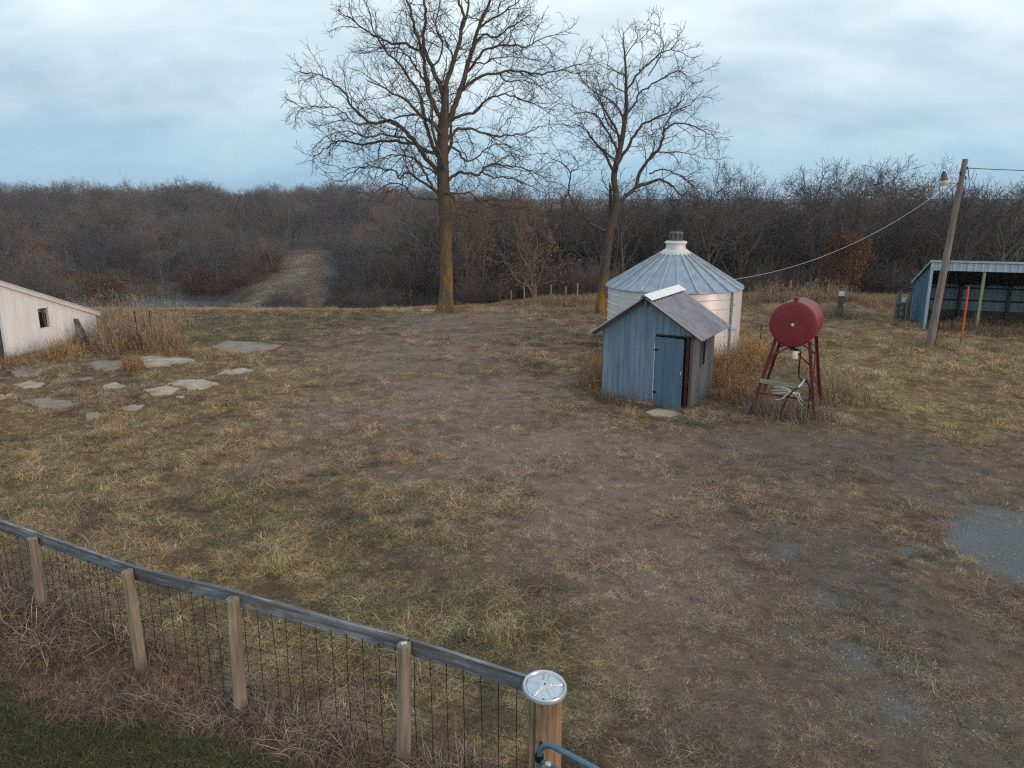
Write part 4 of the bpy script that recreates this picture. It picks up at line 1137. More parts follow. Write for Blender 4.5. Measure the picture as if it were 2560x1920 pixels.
# ================================================================= OPEN BLUE SHED
def open_shed():
    c = Vector((16.86, 30.4, 0)); f = Vector((.943, -.333, 0)).normalized(); b = Vector((.33, .944, 0)).normalized(); Z = Vector((0, 0, 1))
    L, D = 7.4, 3.7; zf, zb = 2.76, 1.56
    def S(a, k, z): return c + f * a + b * k + Z * z
    t = thing('open_shed', 'open fronted blue metal livestock shed with pale posts at the photo\'s right edge', 'shed', c)
    n = Vector((-b.y, b.x, 0))
    def top(k): return zf + (zb - zf) * k / D
    mb = MB(); N = 14
    for i in range(N):
        k0, k1 = D * i / N, D * (i + 1) / N
        mb.slab([S(0, k0 + .004, -.2), S(0, k1 - .004, -.2), S(0, k1 - .004, top(k1) - .03), S(0, k0 + .004, top(k0) - .03)], n, .014 + (.012 if i % 3 == 0 else 0))
    mb.build('end_wall', MT['openblue'], t)
    mb = MB(); mb.beam(S(-.02, -.05, -.2), S(-.02, -.05, zf - .02), .10, .12, tuple(b)); mb.build('corner_trim', MT['opentrim'], t)
    mb = MB(); mb.slab([S(L, 0, -.2), S(L, D, -.2), S(L, D, top(D) - .03), S(L, 0, zf - .03)], -n, .02); mb.build('end_wall', MT['openblue'], t)
    mb = MB(); mb.sheet(S(0.02, D, .38), f * (L - .04), Z * (zb - .42), -b, 34, .014, .004, 8, 'rib'); mb.build('back_wall', MT['openin'], t)
    mb = MB(); mb.beam(S(.02, D + .03, .18), S(L - .02, D + .03, .18), .04, .40); mb.build('kick_board', MT['oldwood'], t)
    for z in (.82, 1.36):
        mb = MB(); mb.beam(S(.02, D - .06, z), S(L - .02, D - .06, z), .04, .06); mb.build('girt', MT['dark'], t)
    for a in (1.85, 3.7, 5.55):
        mb = MB(); mb.beam(S(a, D - .14, -.1), S(a, D - .14, zb - .05), .12, .12, tuple(f)); mb.build('back_post', MT['oldwood'], t)
        mb = MB(); mb.beam(S(a - .0, .04, -.1), S(a, .04, zf - .36), .10, .10, tuple(f)); mb.build('front_post', MT['greenwood'], t)
    # front fascia of ribbed steel, roof
    mb = MB(); mb.sheet(S(-.03, -.06, zf - .38), f * (L + .06), Z * .37, -b, 30, .014, .004, 8, 'rib'); mb.build('fascia', MT['opentrim'], t)
    p = S(-.10, -.14, zf + .02); v = S(-.10, D + .12, zb - .02) - p
    mb = MB(); mb.sheet(p, f * (L + .2), v, (Z + b * .3), 34, .012); mb.build('roof', MT['opentrim'], t, 60)
    mb = MB(); mb.beam(S(-.11, -.13, zf - .01), S(L + .1, -.13, zf - .01), .03, .07); mb.beam(S(-.10, -.1, zf - .02), S(-.10, D + .1, zb - .05), .03, .09); mb.build('roof_trim', MT['opentrim'], t)
    mb = MB(); q0 = S(.03, .02, zf - .06); mb.slab([q0, q0 + f * (L - .06), S(L - .03, D - .02, zb - .06), S(.03, D - .02, zb - .06)], Z, .012); mb.build('ceiling_shade_sheet', MT['dark'], t)  # added near-black sheet: the shade under the roof put into colour
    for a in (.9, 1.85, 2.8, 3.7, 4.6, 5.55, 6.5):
        mb = MB(); mb.beam(S(a, 0, zf - .12), S(a, D, zb - .12), .04, .13); mb.build('rafter', MT['dark'], t)  # rafters coloured near black too, interior shade painted in
    tr = S(1.35, .5, 0); g = thing('feed_trough', 'pale low feed box on the ground inside the open blue shed', 'trough', tr)
    mb = MB(); d = Matrix.Rotation(math.atan2(f.y, f.x), 3, 'Z'); e = Vector((f.x, f.y, 0))
    for off, sz in ((Vector((0, 0, .06)), (.5, .3, .04)), (b * .14 + Z * .16, (.5, .03, .2)), (-b * .14 + Z * .16, (.5, .03, .2)), (f * .24 + Z * .16, (.03, .25, .2)), (-f * .24 + Z * .16, (.03, .25, .2))):
        mb.box(tr + off, sz, d)
    mb.build('box', MT['greywood'], g)
open_shed()

# ================================================================= LIGHT POLE AND WIRES
def yard_light():
    p0 = Vector((14.91, 26.44, -.2)); p1 = Vector((15.33, 26.5, 6.46))
    t = thing('light_pole', 'leaning wooden utility pole carrying a yard lamp, before the open blue shed', 'utility pole', (p0.x, p0.y, 0))
    def P(k): return p0.lerp(p1, k)
    mb = MB(); lob = [1 + .035 * math.sin(k * 1.9) + .02 * random.random() for k in range(16)]
    mb.tube([P(k / 8) for k in range(9)], [.135 - .05 * k / 8 for k in range(9)], 16, True, lob); mb.build('pole', MT['polewood'], t, 40)
    a = P(.885) + Vector((-.09, -.02, 0)); b = Vector((14.66, 26.36, 5.80))
    mb = MB(); mb.tube(smooth([a, a + Vector((-.13, -.02, .14)), a + Vector((-.35, -.06, .21)), b], 5), .02, 8); mb.build('lamp_arm', MT['galv'], t, 60)
    lamp = b + Vector((-.05, -.01, -.02)); m = Matrix.Translation(lamp) @ Matrix.Rotation(R_(-6), 4, 'Y')
    mb = MB(); mb.lathe([(.0, .28), (.05, .28), (.055, .22), (.085, .21), (.10, .10), (.12, .0), (.10, -.03)], 20, m); mb.build('lamp_housing', MT['lampgrey'], t, 40)
    mb = MB(); mb.lathe([(.10, -.02), (.15, -.035), (.155, -.05), (.15, -.17), (.125, -.20), (.0, -.205)], 24, m); mb.build('lamp_shade', MT['lampshade'], t, 40)
    for k, dx in ((.955, .1), (.93, -.1), (.91, .1)):
        mb = MB(); q = P(k) + Vector((dx, -.03, 0)); mb.lathe([(.0, .05), (.03, .045), (.035, .02), (.025, .0), (.035, -.02), (.03, -.05), (.0, -.05)], 10, Matrix.Translation(q)); mb.tube([P(k), q], .012, 6)
        mb.build('insulator', MT['dark'], t, 40)
    mb = MB(); q = P(.95) + Vector((.13, -.04, 0))
    mb.tube(smooth([q, q + Vector((.05, 0, -.22)), q + Vector((.16, -.02, -.3)), q + Vector((.20, 0, -.10)), q + Vector((.25, 0, -.02))], 5), .008, 5)
    mb.tube(smooth([q + Vector((.02, 0, 0)), q + Vector((.10, 0, -.40)), q + Vector((.17, -.02, -.62)), q + Vector((.26, 0, -.45)), q + Vector((.32, 0, -.12))], 5), .008, 5)
    mb.tube(smooth([P(.90) + Vector((.1, -.1, 0)), P(.8) + Vector((.105, -.1, 0)), P(.5) + Vector((.12, -.1, 0)), P(.2) + Vector((.13, -.1, 0)), P(.03) + Vector((.14, -.1, 0))], 4), .012, 6)
    mb.build('loop_wire', MT['black'], t)
    def cable(name, lab, a, b, sag, r, mat):
        mb = MB(); pts = []
        for k in range(25):
            s = k / 24; p = a.lerp(b, s); p.z -= sag * 4 * s * (1 - s); pts.append(p)
        mb.tube(pts, r, 5); tag(mb.build(name, mat, None, 60), lab, 'cable')
    cable('overhead_cable', 'pale overhead cable sagging from the pole down to the blue shed', P(.915) + Vector((-.09, -.05, 0)), Vector((4.6, 21.0, 2.84)), 0.88, .0065, MT['galv'])
    cable('overhead_cable', 'upper dark cable running from the pole top out to the right', P(.955) + Vector((.13, -.03, 0)), Vector((34, 22, 6.4)), .35, .013, MT['black'])
    cable('overhead_cable', 'lower thin dark cable dropping from the pole towards the trees', P(.93) + Vector((.12, -.03, .05)), Vector((24, 46, 4.0)), .3, .009, MT['black'])
yard_light()

# ================================================================= SMALL POSTS
def marker():
    x, y = gnd(2400, 866); t = thing('marker_post', 'thin bright orange marker post standing before the open blue shed', 'marker post', (x, y, 0))
    mb = MB(); mb.tube([(x, y, .0), (x, y, .36)], .018, 8); mb.build('spike', MT['oldwood'], t)
    mb = MB(); mb.tube([(x, y, .36), (x + .01, y, 1.2), (x - .0, y, 2.15)], .034, 10); mb.build('sleeve', MT['orange'], t, 60)
marker()
def simple_post(name, lab, cat, x, y, h, r, mat, lean=(0, 0), group=None, n=9, capm=None):
    z = tz(x, y); t = thing(name, lab, cat, (x, y, z), group)
    mb = MB(); lob = [1 + .06 * random.random() for _ in range(n)]
    mb.tube([(x, y, z - .3), (x + lean[0] * .5, y + lean[1] * .5, z + h * .5), (x + lean[0], y + lean[1], z + h)], [r * 1.05, r, r * .95], n, True, lob); mb.build('shaft', MT[mat], t, 40)
    if capm:
        mb = MB(); mb.tube([(x + lean[0], y + lean[1], z + h - .12), (x + lean[0] * 1.02, y + lean[1], z + h + .05)], [r * 1.12, r * 1.05], n); mb.build('cap', MT[capm], t, 40)
    return t
x, y = gnd(2098, 795); simple_post('gate_post', 'dark stout gate post with a pale top, behind the red tank to its right', 'post', x, y, 1.12, .12, 'oldwood', capm='bone')
x, y = gnd(2236, 803); simple_post('gate_post', 'grey round gate post left of its two neighbours by the open blue shed', 'post', x, y, 1.22, .09, 'greywood', (.06, 0))
x, y = gnd(2255, 801); simple_post('gate_post', 'shortest grey post with a pale cap, between two taller posts', 'post', x, y, .92, .085, 'greywood', (0, 0), capm='bone')
x, y = gnd(2268, 800); simple_post('gate_post', 'grey square-topped gate post right against the open blue shed corner', 'post', x, y, 1.2, .08, 'greywood', (.0, 0))
a, b = Vector((*gnd(2238, 806), 0)), Vector((*gnd(2262, 804), 0))
t = thing('wooden_hurdle', 'small grey wooden hurdle fixed between the grey gate posts', 'hurdle', a)
for z in (.25, .5, .75):
    mb = MB(); mb.beam(a + Vector((0, .12, z)), b + Vector((0, .12, z)), .03, .09); mb.build('bar', MT['greywood'], t)
mb = MB(); mb.beam(a.lerp(b, .45) + Vector((0, .16, .05)), a.lerp(b, .45) + Vector((0, .16, .85)), .03, .08, (1, 0, 0)); mb.build('upright', MT['greywood'], t)
x, y = gnd(1898, 883); simple_post('steel_post', 'thin dark steel post standing in weeds between the grain bin and the red tank', 'post', x, y, 1.0, .022, 'wire', n=5)
x, y = gnd(384, 862); simple_post('fence_post', 'brown wooden fence post in the weed thicket behind the slabs', 'post', x, y, 1.25, .055, 'oldwood', (.02, 0))
x, y = gnd(378, 866); simple_post('fence_post', 'slim grey fence post paired with a thicker brown one in the weeds', 'post', x - .12, y, 1.2, .035, 'greywood', (-.02, 0))
x, y = gnd(350, 868); simple_post('steel_post', 'rusty steel post with a dark insulator in the weed thicket', 'post', x, y, 1.25, .022, 'darkred', (-.05, 0), n=5, capm='dark')
names = ['thin pale fence post leftmost in the row between the two tall trees', 'thin pale fence post below the pinkish leaning tree', 'thin pale fence post midmost in the row between the two tall trees', 'short thin fence post before the dark gap in the wood', 'taller pale fence post nearest the second tall tree']
for (px, ht), lab in zip(((1277, .75), (1311, .95), (1376, .95), (1414, .85), (1442, 1.0)), names):
    y = 39.3 - (px - 1277) * .004; x = (px - CX) / F * (y * cp + EYE * sp); simple_post('fence_post', lab, 'post', x, y, ht, .04, 'post', (random.uniform(-.05, .05), 0), 'fence posts along the crest')
for (px, ht, lab) in ((1973, 1.1, 'pale fence post in plume grass behind the red tank'), (2068, .9, 'grey fence post just right of the red tank, before the wood')):
    y = 39.0; x = (px - CX) / F * (y * cp + EYE * sp); simple_post('fence_post', lab, 'post', x, y, ht, .05, 'post', (0, 0), 'fence posts along the crest')
x0, y0 = gnd(1070, 782); mb = MB(); mb.box((x0, y0, tz(x0, y0) + .12), (.62, .36, .05)); mb.box((x0 - .02, y0 + .03, tz(x0, y0) + .05), (.5, .3, .10))
tag(mb.build('stone_slab', MT['concrete']), 'flat grey stone slab lying at the foot of the largest tree', 'stone slab')
# ================================================================= TREES
def rdir():
    v = Vector((random.gauss(0, 1), random.gauss(0, 1), random.gauss(0, 1)))
    return v.normalized()
def walk(p, d, L, step, jit, trop, zmin=None):
    pts = [p.copy()]; d = d.normalized(); n = max(2, int(round(L / step))); s = L / n
    for i in range(n):
        d = (d + rdir() * jit + Vector((0, 0, trop))).normalized()
        q = pts[-1] + d * s
        if zmin is not None and q.z < zmin: d = Vector((d.x, d.y, abs(d.z) * .3)).normalized(); q = pts[-1] + d * s
        pts.append(q)
    return pts
class Tree:
    """branches as (points, radii); the thick ones make the trunk mesh, the thin ones the crown mesh"""
    def __init__(s): s.br = []; s.leaves = []
    def limb(s, pts, r0, r1, sub=None, lvl=0, pw=1.0):
        pts = [Vector(p) for p in pts]; n = len(pts) - 1
        rad = [r1 + (r0 - r1) * (1 - i / n) ** pw for i in range(n + 1)]
        s.br.append((pts, rad, lvl))
        return pts, rad
    def twigs(s, pts, rad, spec, lvl, t0=.2):
        """spec: list of dicts by level: gap, len, ang, jit, trop, r, step"""
        if lvl >= len(spec): return
        S = spec[lvl]; L = sum((b - a).length for a, b in zip(pts[:-1], pts[1:]))
        pos = t0 * L + random.random() * S['gap']; acc = 0; i = 0; phi = random.random() * 6.28
        while i < len(pts) - 1:
            seg = (pts[i + 1] - pts[i]).length
            while pos <= acc + seg + 1e-9 and seg > 1e-6:
                k = (pos - acc) / seg; p = pts[i].lerp(pts[i + 1], k); d = (pts[i + 1] - pts[i]).normalized()
                u = pos / L; phi += 2.4 + random.gauss(0, .6)
                o = d.orthogonal().normalized(); o.rotate(Quaternion(d, phi))
                if 'flat' in S: o = Vector((o.x, o.y * S['flat'], o.z)).normalized()
                an = S['ang'] + random.gauss(0, .22)
                dd = d * math.cos(an) + o * math.sin(an)
                ln = S['len'] * (1.15 - .6 * u) * random.uniform(.55, 1.25)
                rp = rad[i] + (rad[i + 1] - rad[i]) * k
                r0 = min(rp * .72, max(S['r'], ln * S['rk']))
                q = walk(p, dd, ln, S['step'], S['jit'], S['trop'], S.get('zmin'))
                n = len(q) - 1; rr = [max(S['rt'], r0 * (1 - .8 * j / n)) for j in range(n + 1)]
                s.br.append((q, rr, lvl + 1))
                s.twigs(q, rr, spec, lvl + 1, .12)
                pos += S['gap'] * random.uniform(.6, 1.4)
            acc += seg; i += 1
        # the tip carries on as a fan of twigs
        if lvl + 1 < len(spec):
            S = spec[-1]
            for _ in range(2):
                d = (pts[-1] - pts[-2]).normalized(); q = walk(pts[-1], d + rdir() * .6, S['len'], S['step'], S['jit'], S['trop'])
                s.br.append((q, [max(S['rt'], rad[-1] * .8)] + [S['rt']] * (len(q) - 1), len(spec)))
    def mesh(s, thick, name, matT, matC, root, sides=None, smoothing=True, crown_min=0.0):
        a = MB(); b = MB()
        for pts, rad, lvl in s.br:
            r = rad[0]
            if lvl <= thick:
                n = 12 if r > .15 else 8 if r > .06 else 6
                a.tube(pts, rad, n, False)
            else: b.tube(pts, [max(q, crown_min) for q in rad], 4 if r > .02 else 3, False)
        return a.build('trunk', matT, root, 179), b.build('crown', matC, root)
def leaf_mesh(pts, n, spread, size):
    mb = MB()
    for _ in range(n):
        p = random.choice(pts) + Vector((random.gauss(0, spread), random.gauss(0, spread), random.gauss(0, spread * .8)))
        u = rdir(); v = u.orthogonal().normalized(); v.rotate(Quaternion(u, random.random() * 6.28)); L = size * random.uniform(.6, 1.3)
        w = u.cross(v) * L * .3
        mb.add([p, p + v * L * .5 + w, p + v * L + u * L * .2, p + v * L * .5 - w], [(0, 1, 2, 3)])
    return mb

def traced_tree(Y, z7, limbs, trunk, name, label, spec, matT, matC, lichen_root, flare, tw0, extra):
    base = at_y(*z7(*trunk[0][0]), Y); base.z = tz(base.x, base.y)
    root = thing(name, label, 'tree', base)
    T = Tree(); name_slim = matT is MT['bark_two']
    def place(pts, drift, off0=0.0):
        out = []; acc = 0; prev = None
        for (x, y) in pts:
            if prev is not None: acc += math.hypot(x - prev[0], y - prev[1]) * PXM
            prev = (x, y)
            out.append(at_y(*z7(x, y), Y + off0 + drift * acc * (1 if acc < 4 else 1.0)))
        return out
    PXM = z7.k * Y / F * 1.02
    # trunk with a flared foot
    tp = [at_y(*z7(x, y), Y) for (x, y), r in trunk]; tp[0] = base - Vector((0, 0, .15)); tr = [r * (.86 if name_slim else 1) for _, r in trunk]
    sm = smooth(tp, 3); rs = np.interp(np.linspace(0, len(tr) - 1, len(sm)), range(len(tr)), tr)
    T.br.append((sm, list(rs), 0))
    for pts, r0, r1, drift, off in limbs:
        q = smooth(place(pts, drift, off), 3)
        # a little knobbly between the traced joints
        n = len(q)
        q = [p + rdir() * (.05 if 0 < i < n - 1 else 0) for i, p in enumerate(q)]
        P, Rr = T.limb(q, r0 * .84, r1, lvl=0, pw=.9)
        T.twigs(P, Rr, spec, 0, tw0)
    for (px, py, az, el, L, r0) in extra:                       # limbs towards and away from the camera
        p = at_y(*z7(px, py), Y); d = Vector((math.cos(R_(az)) * math.cos(R_(el)), math.sin(R_(az)) * math.cos(R_(el)), math.sin(R_(el))))
        q = walk(p, d, L, .45, .28, .03); P, Rr = T.limb(q, r0, .02, lvl=0); T.twigs(P, Rr, spec, 0, .2)
    T.twigs(sm, list(rs), spec, 0, .55)
    o = T.mesh(1, name, matT, matC, root)
    print(name, len(T.br), len(o[0].data.vertices), len(o[1].data.vertices))
    return root, T

class Z:                                                   # a zoomed view of the photograph -> its pixels
    def __init__(s, x0, y0, k): s.x0, s.y0, s.k = x0, y0, k
    def __call__(s, x, y): return (s.x0 + x * s.k, s.y0 + y * s.k)
SPEC_BIG = [
    dict(gap=.36, len=2.0, ang=.85, jit=.36, trop=.03, r=.02, rk=.013, step=.26, rt=.012),
    dict(gap=.24, len=.95, ang=.85, jit=.40, trop=.015, r=.012, rk=.011, step=.18, rt=.008),
    dict(gap=.20, len=.42, ang=.80, jit=.42, trop=-.02, r=.008, rk=.010, step=.14, rt=.0062),
]
def big_tree():
    z = Z(680, 0, .48235)
    trunk = [((898, 1625), .50), ((900, 1570), .37), ((904, 1480), .31), ((904, 1300), .27), ((897, 1130), .27), ((890, 1000), .29), ((886, 880), .27), ((884, 760), .25), ((886, 660), .25), ((896, 560), .17), ((898, 490), .15)]
    L = [
        ([(890, 680), (925, 610), (950, 540), (975, 470), (1000, 380), (1025, 300), (1050, 220), (1075, 140), (1100, 70), (1130, 0), (1150, -90), (1165, -170)], .17, .03, .10, 0),
        ([(898, 500), (912, 400), (940, 330), (965, 250), (985, 150), (995, 80), (975, 20), (950, -50), (940, -140)], .14, .03, -.12, 0),
        ([(985, 150), (1010, 80), (1020, 0), (1035, -90), (1030, -180)], .07, .02, .3, -.6),
        ([(896, 510), (860, 420), (825, 340), (795, 270), (785, 180), (798, 100), (792, 30), (780, -60), (790, -150)], .13, .03, .14, 0),
        ([(805, 290), (740, 250), (680, 225), (620, 225), (550, 190), (480, 160), (440, 120), (400, 90), (350, 60)], .08, .015, -.15, .5),
        ([(880, 620), (840, 545), (805, 460), (792, 350), (770, 250), (740, 140), (720, 60), (690, -20), (670, -100)], .12, .025, -.22, 0),
        ([(800, 440), (770, 390), (740, 340), (700, 290), (650, 250), (590, 250), (530, 230)], .07, .015, .3, -.5),
        ([(858, 810), (825, 730), (795, 640), (780, 560), (765, 500), (740, 450), (700, 390), (660, 330), (600, 280), (560, 220), (520, 130), (500, 50)], .11, .02, .20, 0),
        ([(862, 890), (800, 820), (755, 755), (710, 700), (660, 650), (625, 625), (570, 632), (500, 632), (450, 590), (400, 540), (380, 490), (330, 440), (270, 400), (200, 380), (120, 375)], .13, .012, -.10, 0),
        ([(868, 665), (800, 610), (740, 597), (640, 612)], .07, .04, -.25, 0),
        ([(500, 640), (430, 640), (380, 590), (320, 560), (240, 555), (180, 560), (110, 560)], .045, .01, -.2, -.9),
        ([(862, 810), (790, 770), (720, 745), (640, 730), (560, 730), (490, 745), (430, 745), (370, 730), (310, 750), (250, 790), (210, 830)], .10, .012, .18, 0),
        ([(720, 745), (690, 720), (630, 710), (560, 695), (490, 715), (420, 690), (370, 680), (300, 700), (220, 760)], .06, .012, -.15, .6),
        ([(640, 705), (645, 680), (640, 640)], .04, .02, 0, .3),
        ([(868, 1005), (820, 950), (790, 890), (750, 830), (690, 810), (620, 800), (560, 820), (480, 850)], .08, .012, -.30, 0),
        ([(870, 1010), (760, 930), (700, 895), (660, 930), (640, 890), (590, 880), (530, 860), (460, 870), (400, 900), (350, 940)], .07, .012, .10, 0),
        ([(875, 1045), (830, 1035), (760, 1030), (720, 1010), (690, 960), (640, 950), (570, 970), (530, 1010), (490, 1080)], .06, .010, -.15, 0),
        ([(900, 730), (940, 690), (980, 665), (1040, 668), (1100, 690), (1170, 705), (1240, 700), (1320, 690), (1380, 660)], .09, .012, .15, 0),
        ([(902, 945), (950, 905), (1000, 895), (1070, 905), (1100, 870), (1160, 850), (1220, 860), (1290, 870), (1370, 900), (1430, 940)], .09, .012, -.16, 0),
        ([(1090, 890), (1150, 920), (1220, 920), (1290, 945), (1380, 990)], .05, .012, .2, -.6),
        ([(895, 755), (945, 770), (980, 800), (1000, 835), (1050, 825), (1090, 790), (1150, 750), (1230, 760), (1300, 800)], .07, .012, .22, 0),
        ([(898, 650), (950, 610), (1000, 595), (1060, 575), (1090, 530), (1150, 500), (1210, 490), (1280, 510), (1350, 540), (1440, 590)], .09, .012, -.2, 0),
        ([(975, 480), (1030, 430), (1090, 390), (1180, 375), (1260, 365), (1320, 375), (1380, 385), (1450, 375), (1530, 350), (1600, 330), (1650, 310)], .09, .010, .12, .4),
        ([(1180, 375), (1210, 420), (1300, 420), (1380, 440), (1450, 470)], .045, .010, -.2, .9),
        ([(1005, 375), (1060, 310), (1100, 260), (1160, 240), (1240, 230), (1320, 250), (1400, 200), (1480, 180)], .08, .012, -.22, .5),
        ([(1050, 220), (1100, 180), (1160, 190), (1220, 150), (1290, 110), (1350, 60)], .07, .012, .25, .6),
        ([(1075, 140), (1130, 110), (1200, 60), (1270, 10), (1320, -60)], .06, .012, -.2, .7),
        ([(905, 990), (970, 1000), (1030, 1000), (1070, 1040), (1110, 1070), (1170, 1060), (1230, 1045)], .06, .010, .1, 0),
        ([(905, 1010), (960, 1040), (985, 1090), (1000, 1130)], .04, .010, -.4, 0),
        ([(825, 340), (870, 300), (880, 220), (850, 150), (860, 60), (880, -40)], .05, .015, -.3, .2),
        ([(940, 330), (920, 250), (880, 200), (860, 160)], .05, .015, .35, 0),
        ([(1020, 310), (1080, 330), (1140, 310), (1220, 290), (1300, 300), (1400, 320)], .05, .01, .3, .5),
    ]
    ex = [(890, 900, -80, 25, 4.5, .09), (888, 820, 80, 30, 4.8, .09), (886, 720, -100, 40, 5, .09), (890, 640, 95, 45, 5, .09), (885, 950, 120, 10, 3.5, .07), (890, 1000, -60, 5, 3.2, .06)]
    traced_tree(35.4, z, L, trunk, 'oak_tree', 'tallest bare tree with wide gnarled crown and mossy straight trunk, left of the bin', SPEC_BIG, MT['bark_big'], MT['bark_big_twig'], 0, 0, .22, ex)
big_tree()
SPEC_2 = [
    dict(gap=.29, len=1.5, ang=.8, jit=.36, trop=.05, r=.016, rk=.012, step=.24, rt=.010),
    dict(gap=.23, len=.72, ang=.8, jit=.40, trop=.03, r=.010, rk=.010, step=.16, rt=.007),
    dict(gap=.20, len=.36, ang=.8, jit=.40, trop=-.01, r=.007, rk=.009, step=.12, rt=.006),
]
def second_tree():
    z = Z(1360, 0, .48214)
    trunk = [((300, 1625), .42), ((303, 1570), .33), ((312, 1450), .25), ((325, 1300), .24), ((345, 1180), .24), ((372, 1080), .21), ((372, 1000), .17), ((362, 920), .16), ((375, 850), .15), ((390, 790), .14), ((405, 720), .13), ((416, 650), .12), ((428, 560), .10), ((425, 480), .085), ((425, 400), .07), ((420, 300), .05), ((412, 215), .03), ((410, 165), .015)]
    L = [
        ([(378, 1065), (420, 1020), (480, 970), (540, 950), (600, 935), (660, 960), (700, 1000), (740, 1020)], .13, .012, .12, 0),
        ([(480, 965), (500, 890), (540, 830), (590, 780), (615, 720), (620, 680), (660, 650), (720, 640), (780, 660), (850, 690), (890, 720)], .10, .010, -.15, .2),
        ([(620, 685), (640, 620), (690, 570), (760, 540), (800, 510)], .05, .01, .2, -.4),
        ([(590, 785), (650, 790), (710, 790), (760, 800), (830, 820)], .04, .01, -.3, -.2),
        ([(370, 860), (430, 770), (470, 700), (510, 650), (570, 620), (640, 580), (700, 540), (740, 490)], .09, .012, .16, 0),
        ([(364, 900), (330, 820), (290, 770), (250, 720), (220, 680), (170, 650), (100, 650)], .08, .010, -.2, 0),
        ([(385, 810), (365, 750), (330, 690), (290, 620), (240, 580), (180, 580), (130, 610)], .07, .010, .2, 0),
        ([(425, 590), (470, 540), (500, 480), (560, 440), (620, 400), (690, 370), (760, 400)], .06, .010, -.18, 0),
        ([(425, 485), (470, 400), (540, 330), (600, 280), (680, 260), (770, 300)], .055, .010, .2, 0),
        ([(422, 400), (360, 360), (310, 330)], .035, .010, -.2, 0),
        ([(425, 485), (350, 440), (300, 430)], .035, .010, .3, 0),
        ([(420, 300), (470, 220), (490, 150)], .03, .010, .2, 0),
        ([(540, 395), (600, 300), (620, 220), (600, 180)], .03, .01, -.2, .3),
        ([(545, 900), (600, 880), (650, 890), (720, 920), (770, 960), (800, 1000)], .05, .010, -.2, .3),
        ([(540, 830), (570, 760), (560, 700), (600, 660)], .04, .01, .3, -.2),
        ([(340, 1210), (250, 1160), (205, 1120), (150, 1050), (128, 985), (136, 900), (95, 840), (30, 820)], .075, .012, -.2, 0),
        ([(130, 1000), (100, 1060), (120, 1090), (70, 1080)], .04, .01, .2, -.4),
        ([(136, 900), (180, 860), (160, 810)], .035, .01, .2, -.8),
        ([(348, 1150), (345, 1060), (342, 960)], .10, .05, .1, .15),
        ([(408, 720), (330, 640), (300, 560), (270, 500), (220, 480)], .05, .01, -.25, 0),
    ]
    ex = [(372, 900, -85, 40, 3.5, .06), (395, 780, 90, 45, 3.5, .06), (415, 650, -100, 50, 3, .05)]
    traced_tree(34.9, z, L, trunk, 'oak_tree', 'second tallest bare tree, leaning trunk forked low, standing right behind the grain bin\'s left edge', SPEC_2, MT['bark_two'], MT['bark_big_twig'], 0, 0, .2, ex)
second_tree()

# ---------------------------------------------------------------- kinds of tree for the wood
def wood_tree(H, spread, fork, nl, spec, lean=0.0, tops=.35, r0=.15):
    T = Tree()
    tr = walk(Vector((0, 0, -.3)), Vector((lean, random.gauss(0, .06), 1)), H * fork + .3, .6, .09, .05)
    rad = [r0 * (1.25 if i == 0 else 1 - .35 * i / len(tr)) for i in range(len(tr))]
    T.br.append((tr, rad, 0)); tip = tr[-1]; rt = rad[-1]
    for k in range(nl):
        an = k * 2 * math.pi / nl + random.uniform(-.5, .5); out = random.uniform(.5, 1.0) * spread
        d = Vector((math.cos(an) * out, math.sin(an) * out, 1)).normalized()
        s = tip if k < 3 else tr[max(1, int(len(tr) * random.uniform(.45, .95)) - 1)]
        ln = (H - s.z) * random.uniform(.75, 1.05) * (.55 + .55 * d.z)
        q = walk(s, d, ln, .42, .27, .045)
        cut = max(2, int(len(q) * random.uniform(.45, .7)))
        P, Rr = T.limb(q[:cut + 1], rt * (.75 if k < 3 else .5), rt * .28, lvl=0, pw=.9); T.twigs(P, Rr, spec, 0, .2)
        for _ in range(3):                                        # the limb forks into a spray that rounds the crown
            dd = (q[cut] - q[cut - 1]).normalized() + rdir() * .75; dd.z *= .75
            w = walk(q[cut], dd, max(1.0, ln * random.uniform(.28, .5)), .36, .26, .02)
            P, Rr = T.limb(w, rt * .26, .010, lvl=0, pw=.9); T.twigs(P, Rr, spec, 0, .1)
    return T
SPEC_W = [
    dict(gap=.50, len=1.45, ang=.85, jit=.34, trop=.01, r=.014, rk=.012, step=.36, rt=.012),
    dict(gap=.38, len=.95, ang=.85, jit=.36, trop=.02, r=.011, rk=.010, step=.30, rt=.0095),
    dict(gap=.30, len=.48, ang=.80, jit=.36, trop=.0, r=.009, rk=.010, step=.24, rt=.008),
]
SPEC_B = [dict(gap=.22, len=.9, ang=.6, jit=.22, trop=.06, r=.010, rk=.009, step=.25, rt=.009), dict(gap=.22, len=.42, ang=.65, jit=.25, trop=.04, r=.008, rk=.009, step=.2, rt=.008)]
def kind(name, label, T, matT, matC, leaves=None, cat='tree'):
    root = thing(name, label, cat, (0, 0, 0)); a, b = T.mesh(0, name, matT, matC, root)
    res = [root, a, b]
    if leaves:
        c = leaves[0].build('dead_leaves', leaves[1], root); res.append(c)
    return res
KINDS = []
for (H, sp_, fk, nl, ln) in ((10, .9, .48, 8, .05), (9, 1.2, .40, 8, -.06), (10.5, .7, .52, 8, .1), (8.5, 1.3, .36, 9, 0), (9.5, .9, .46, 8, -.1), (8, 1.1, .40, 8, .08)):
    KINDS.append(kind('bare_tree', '', wood_tree(H, sp_, fk, nl, SPEC_W, ln, r0=.15), MT['bark_wood'], MT['twig_wood']))
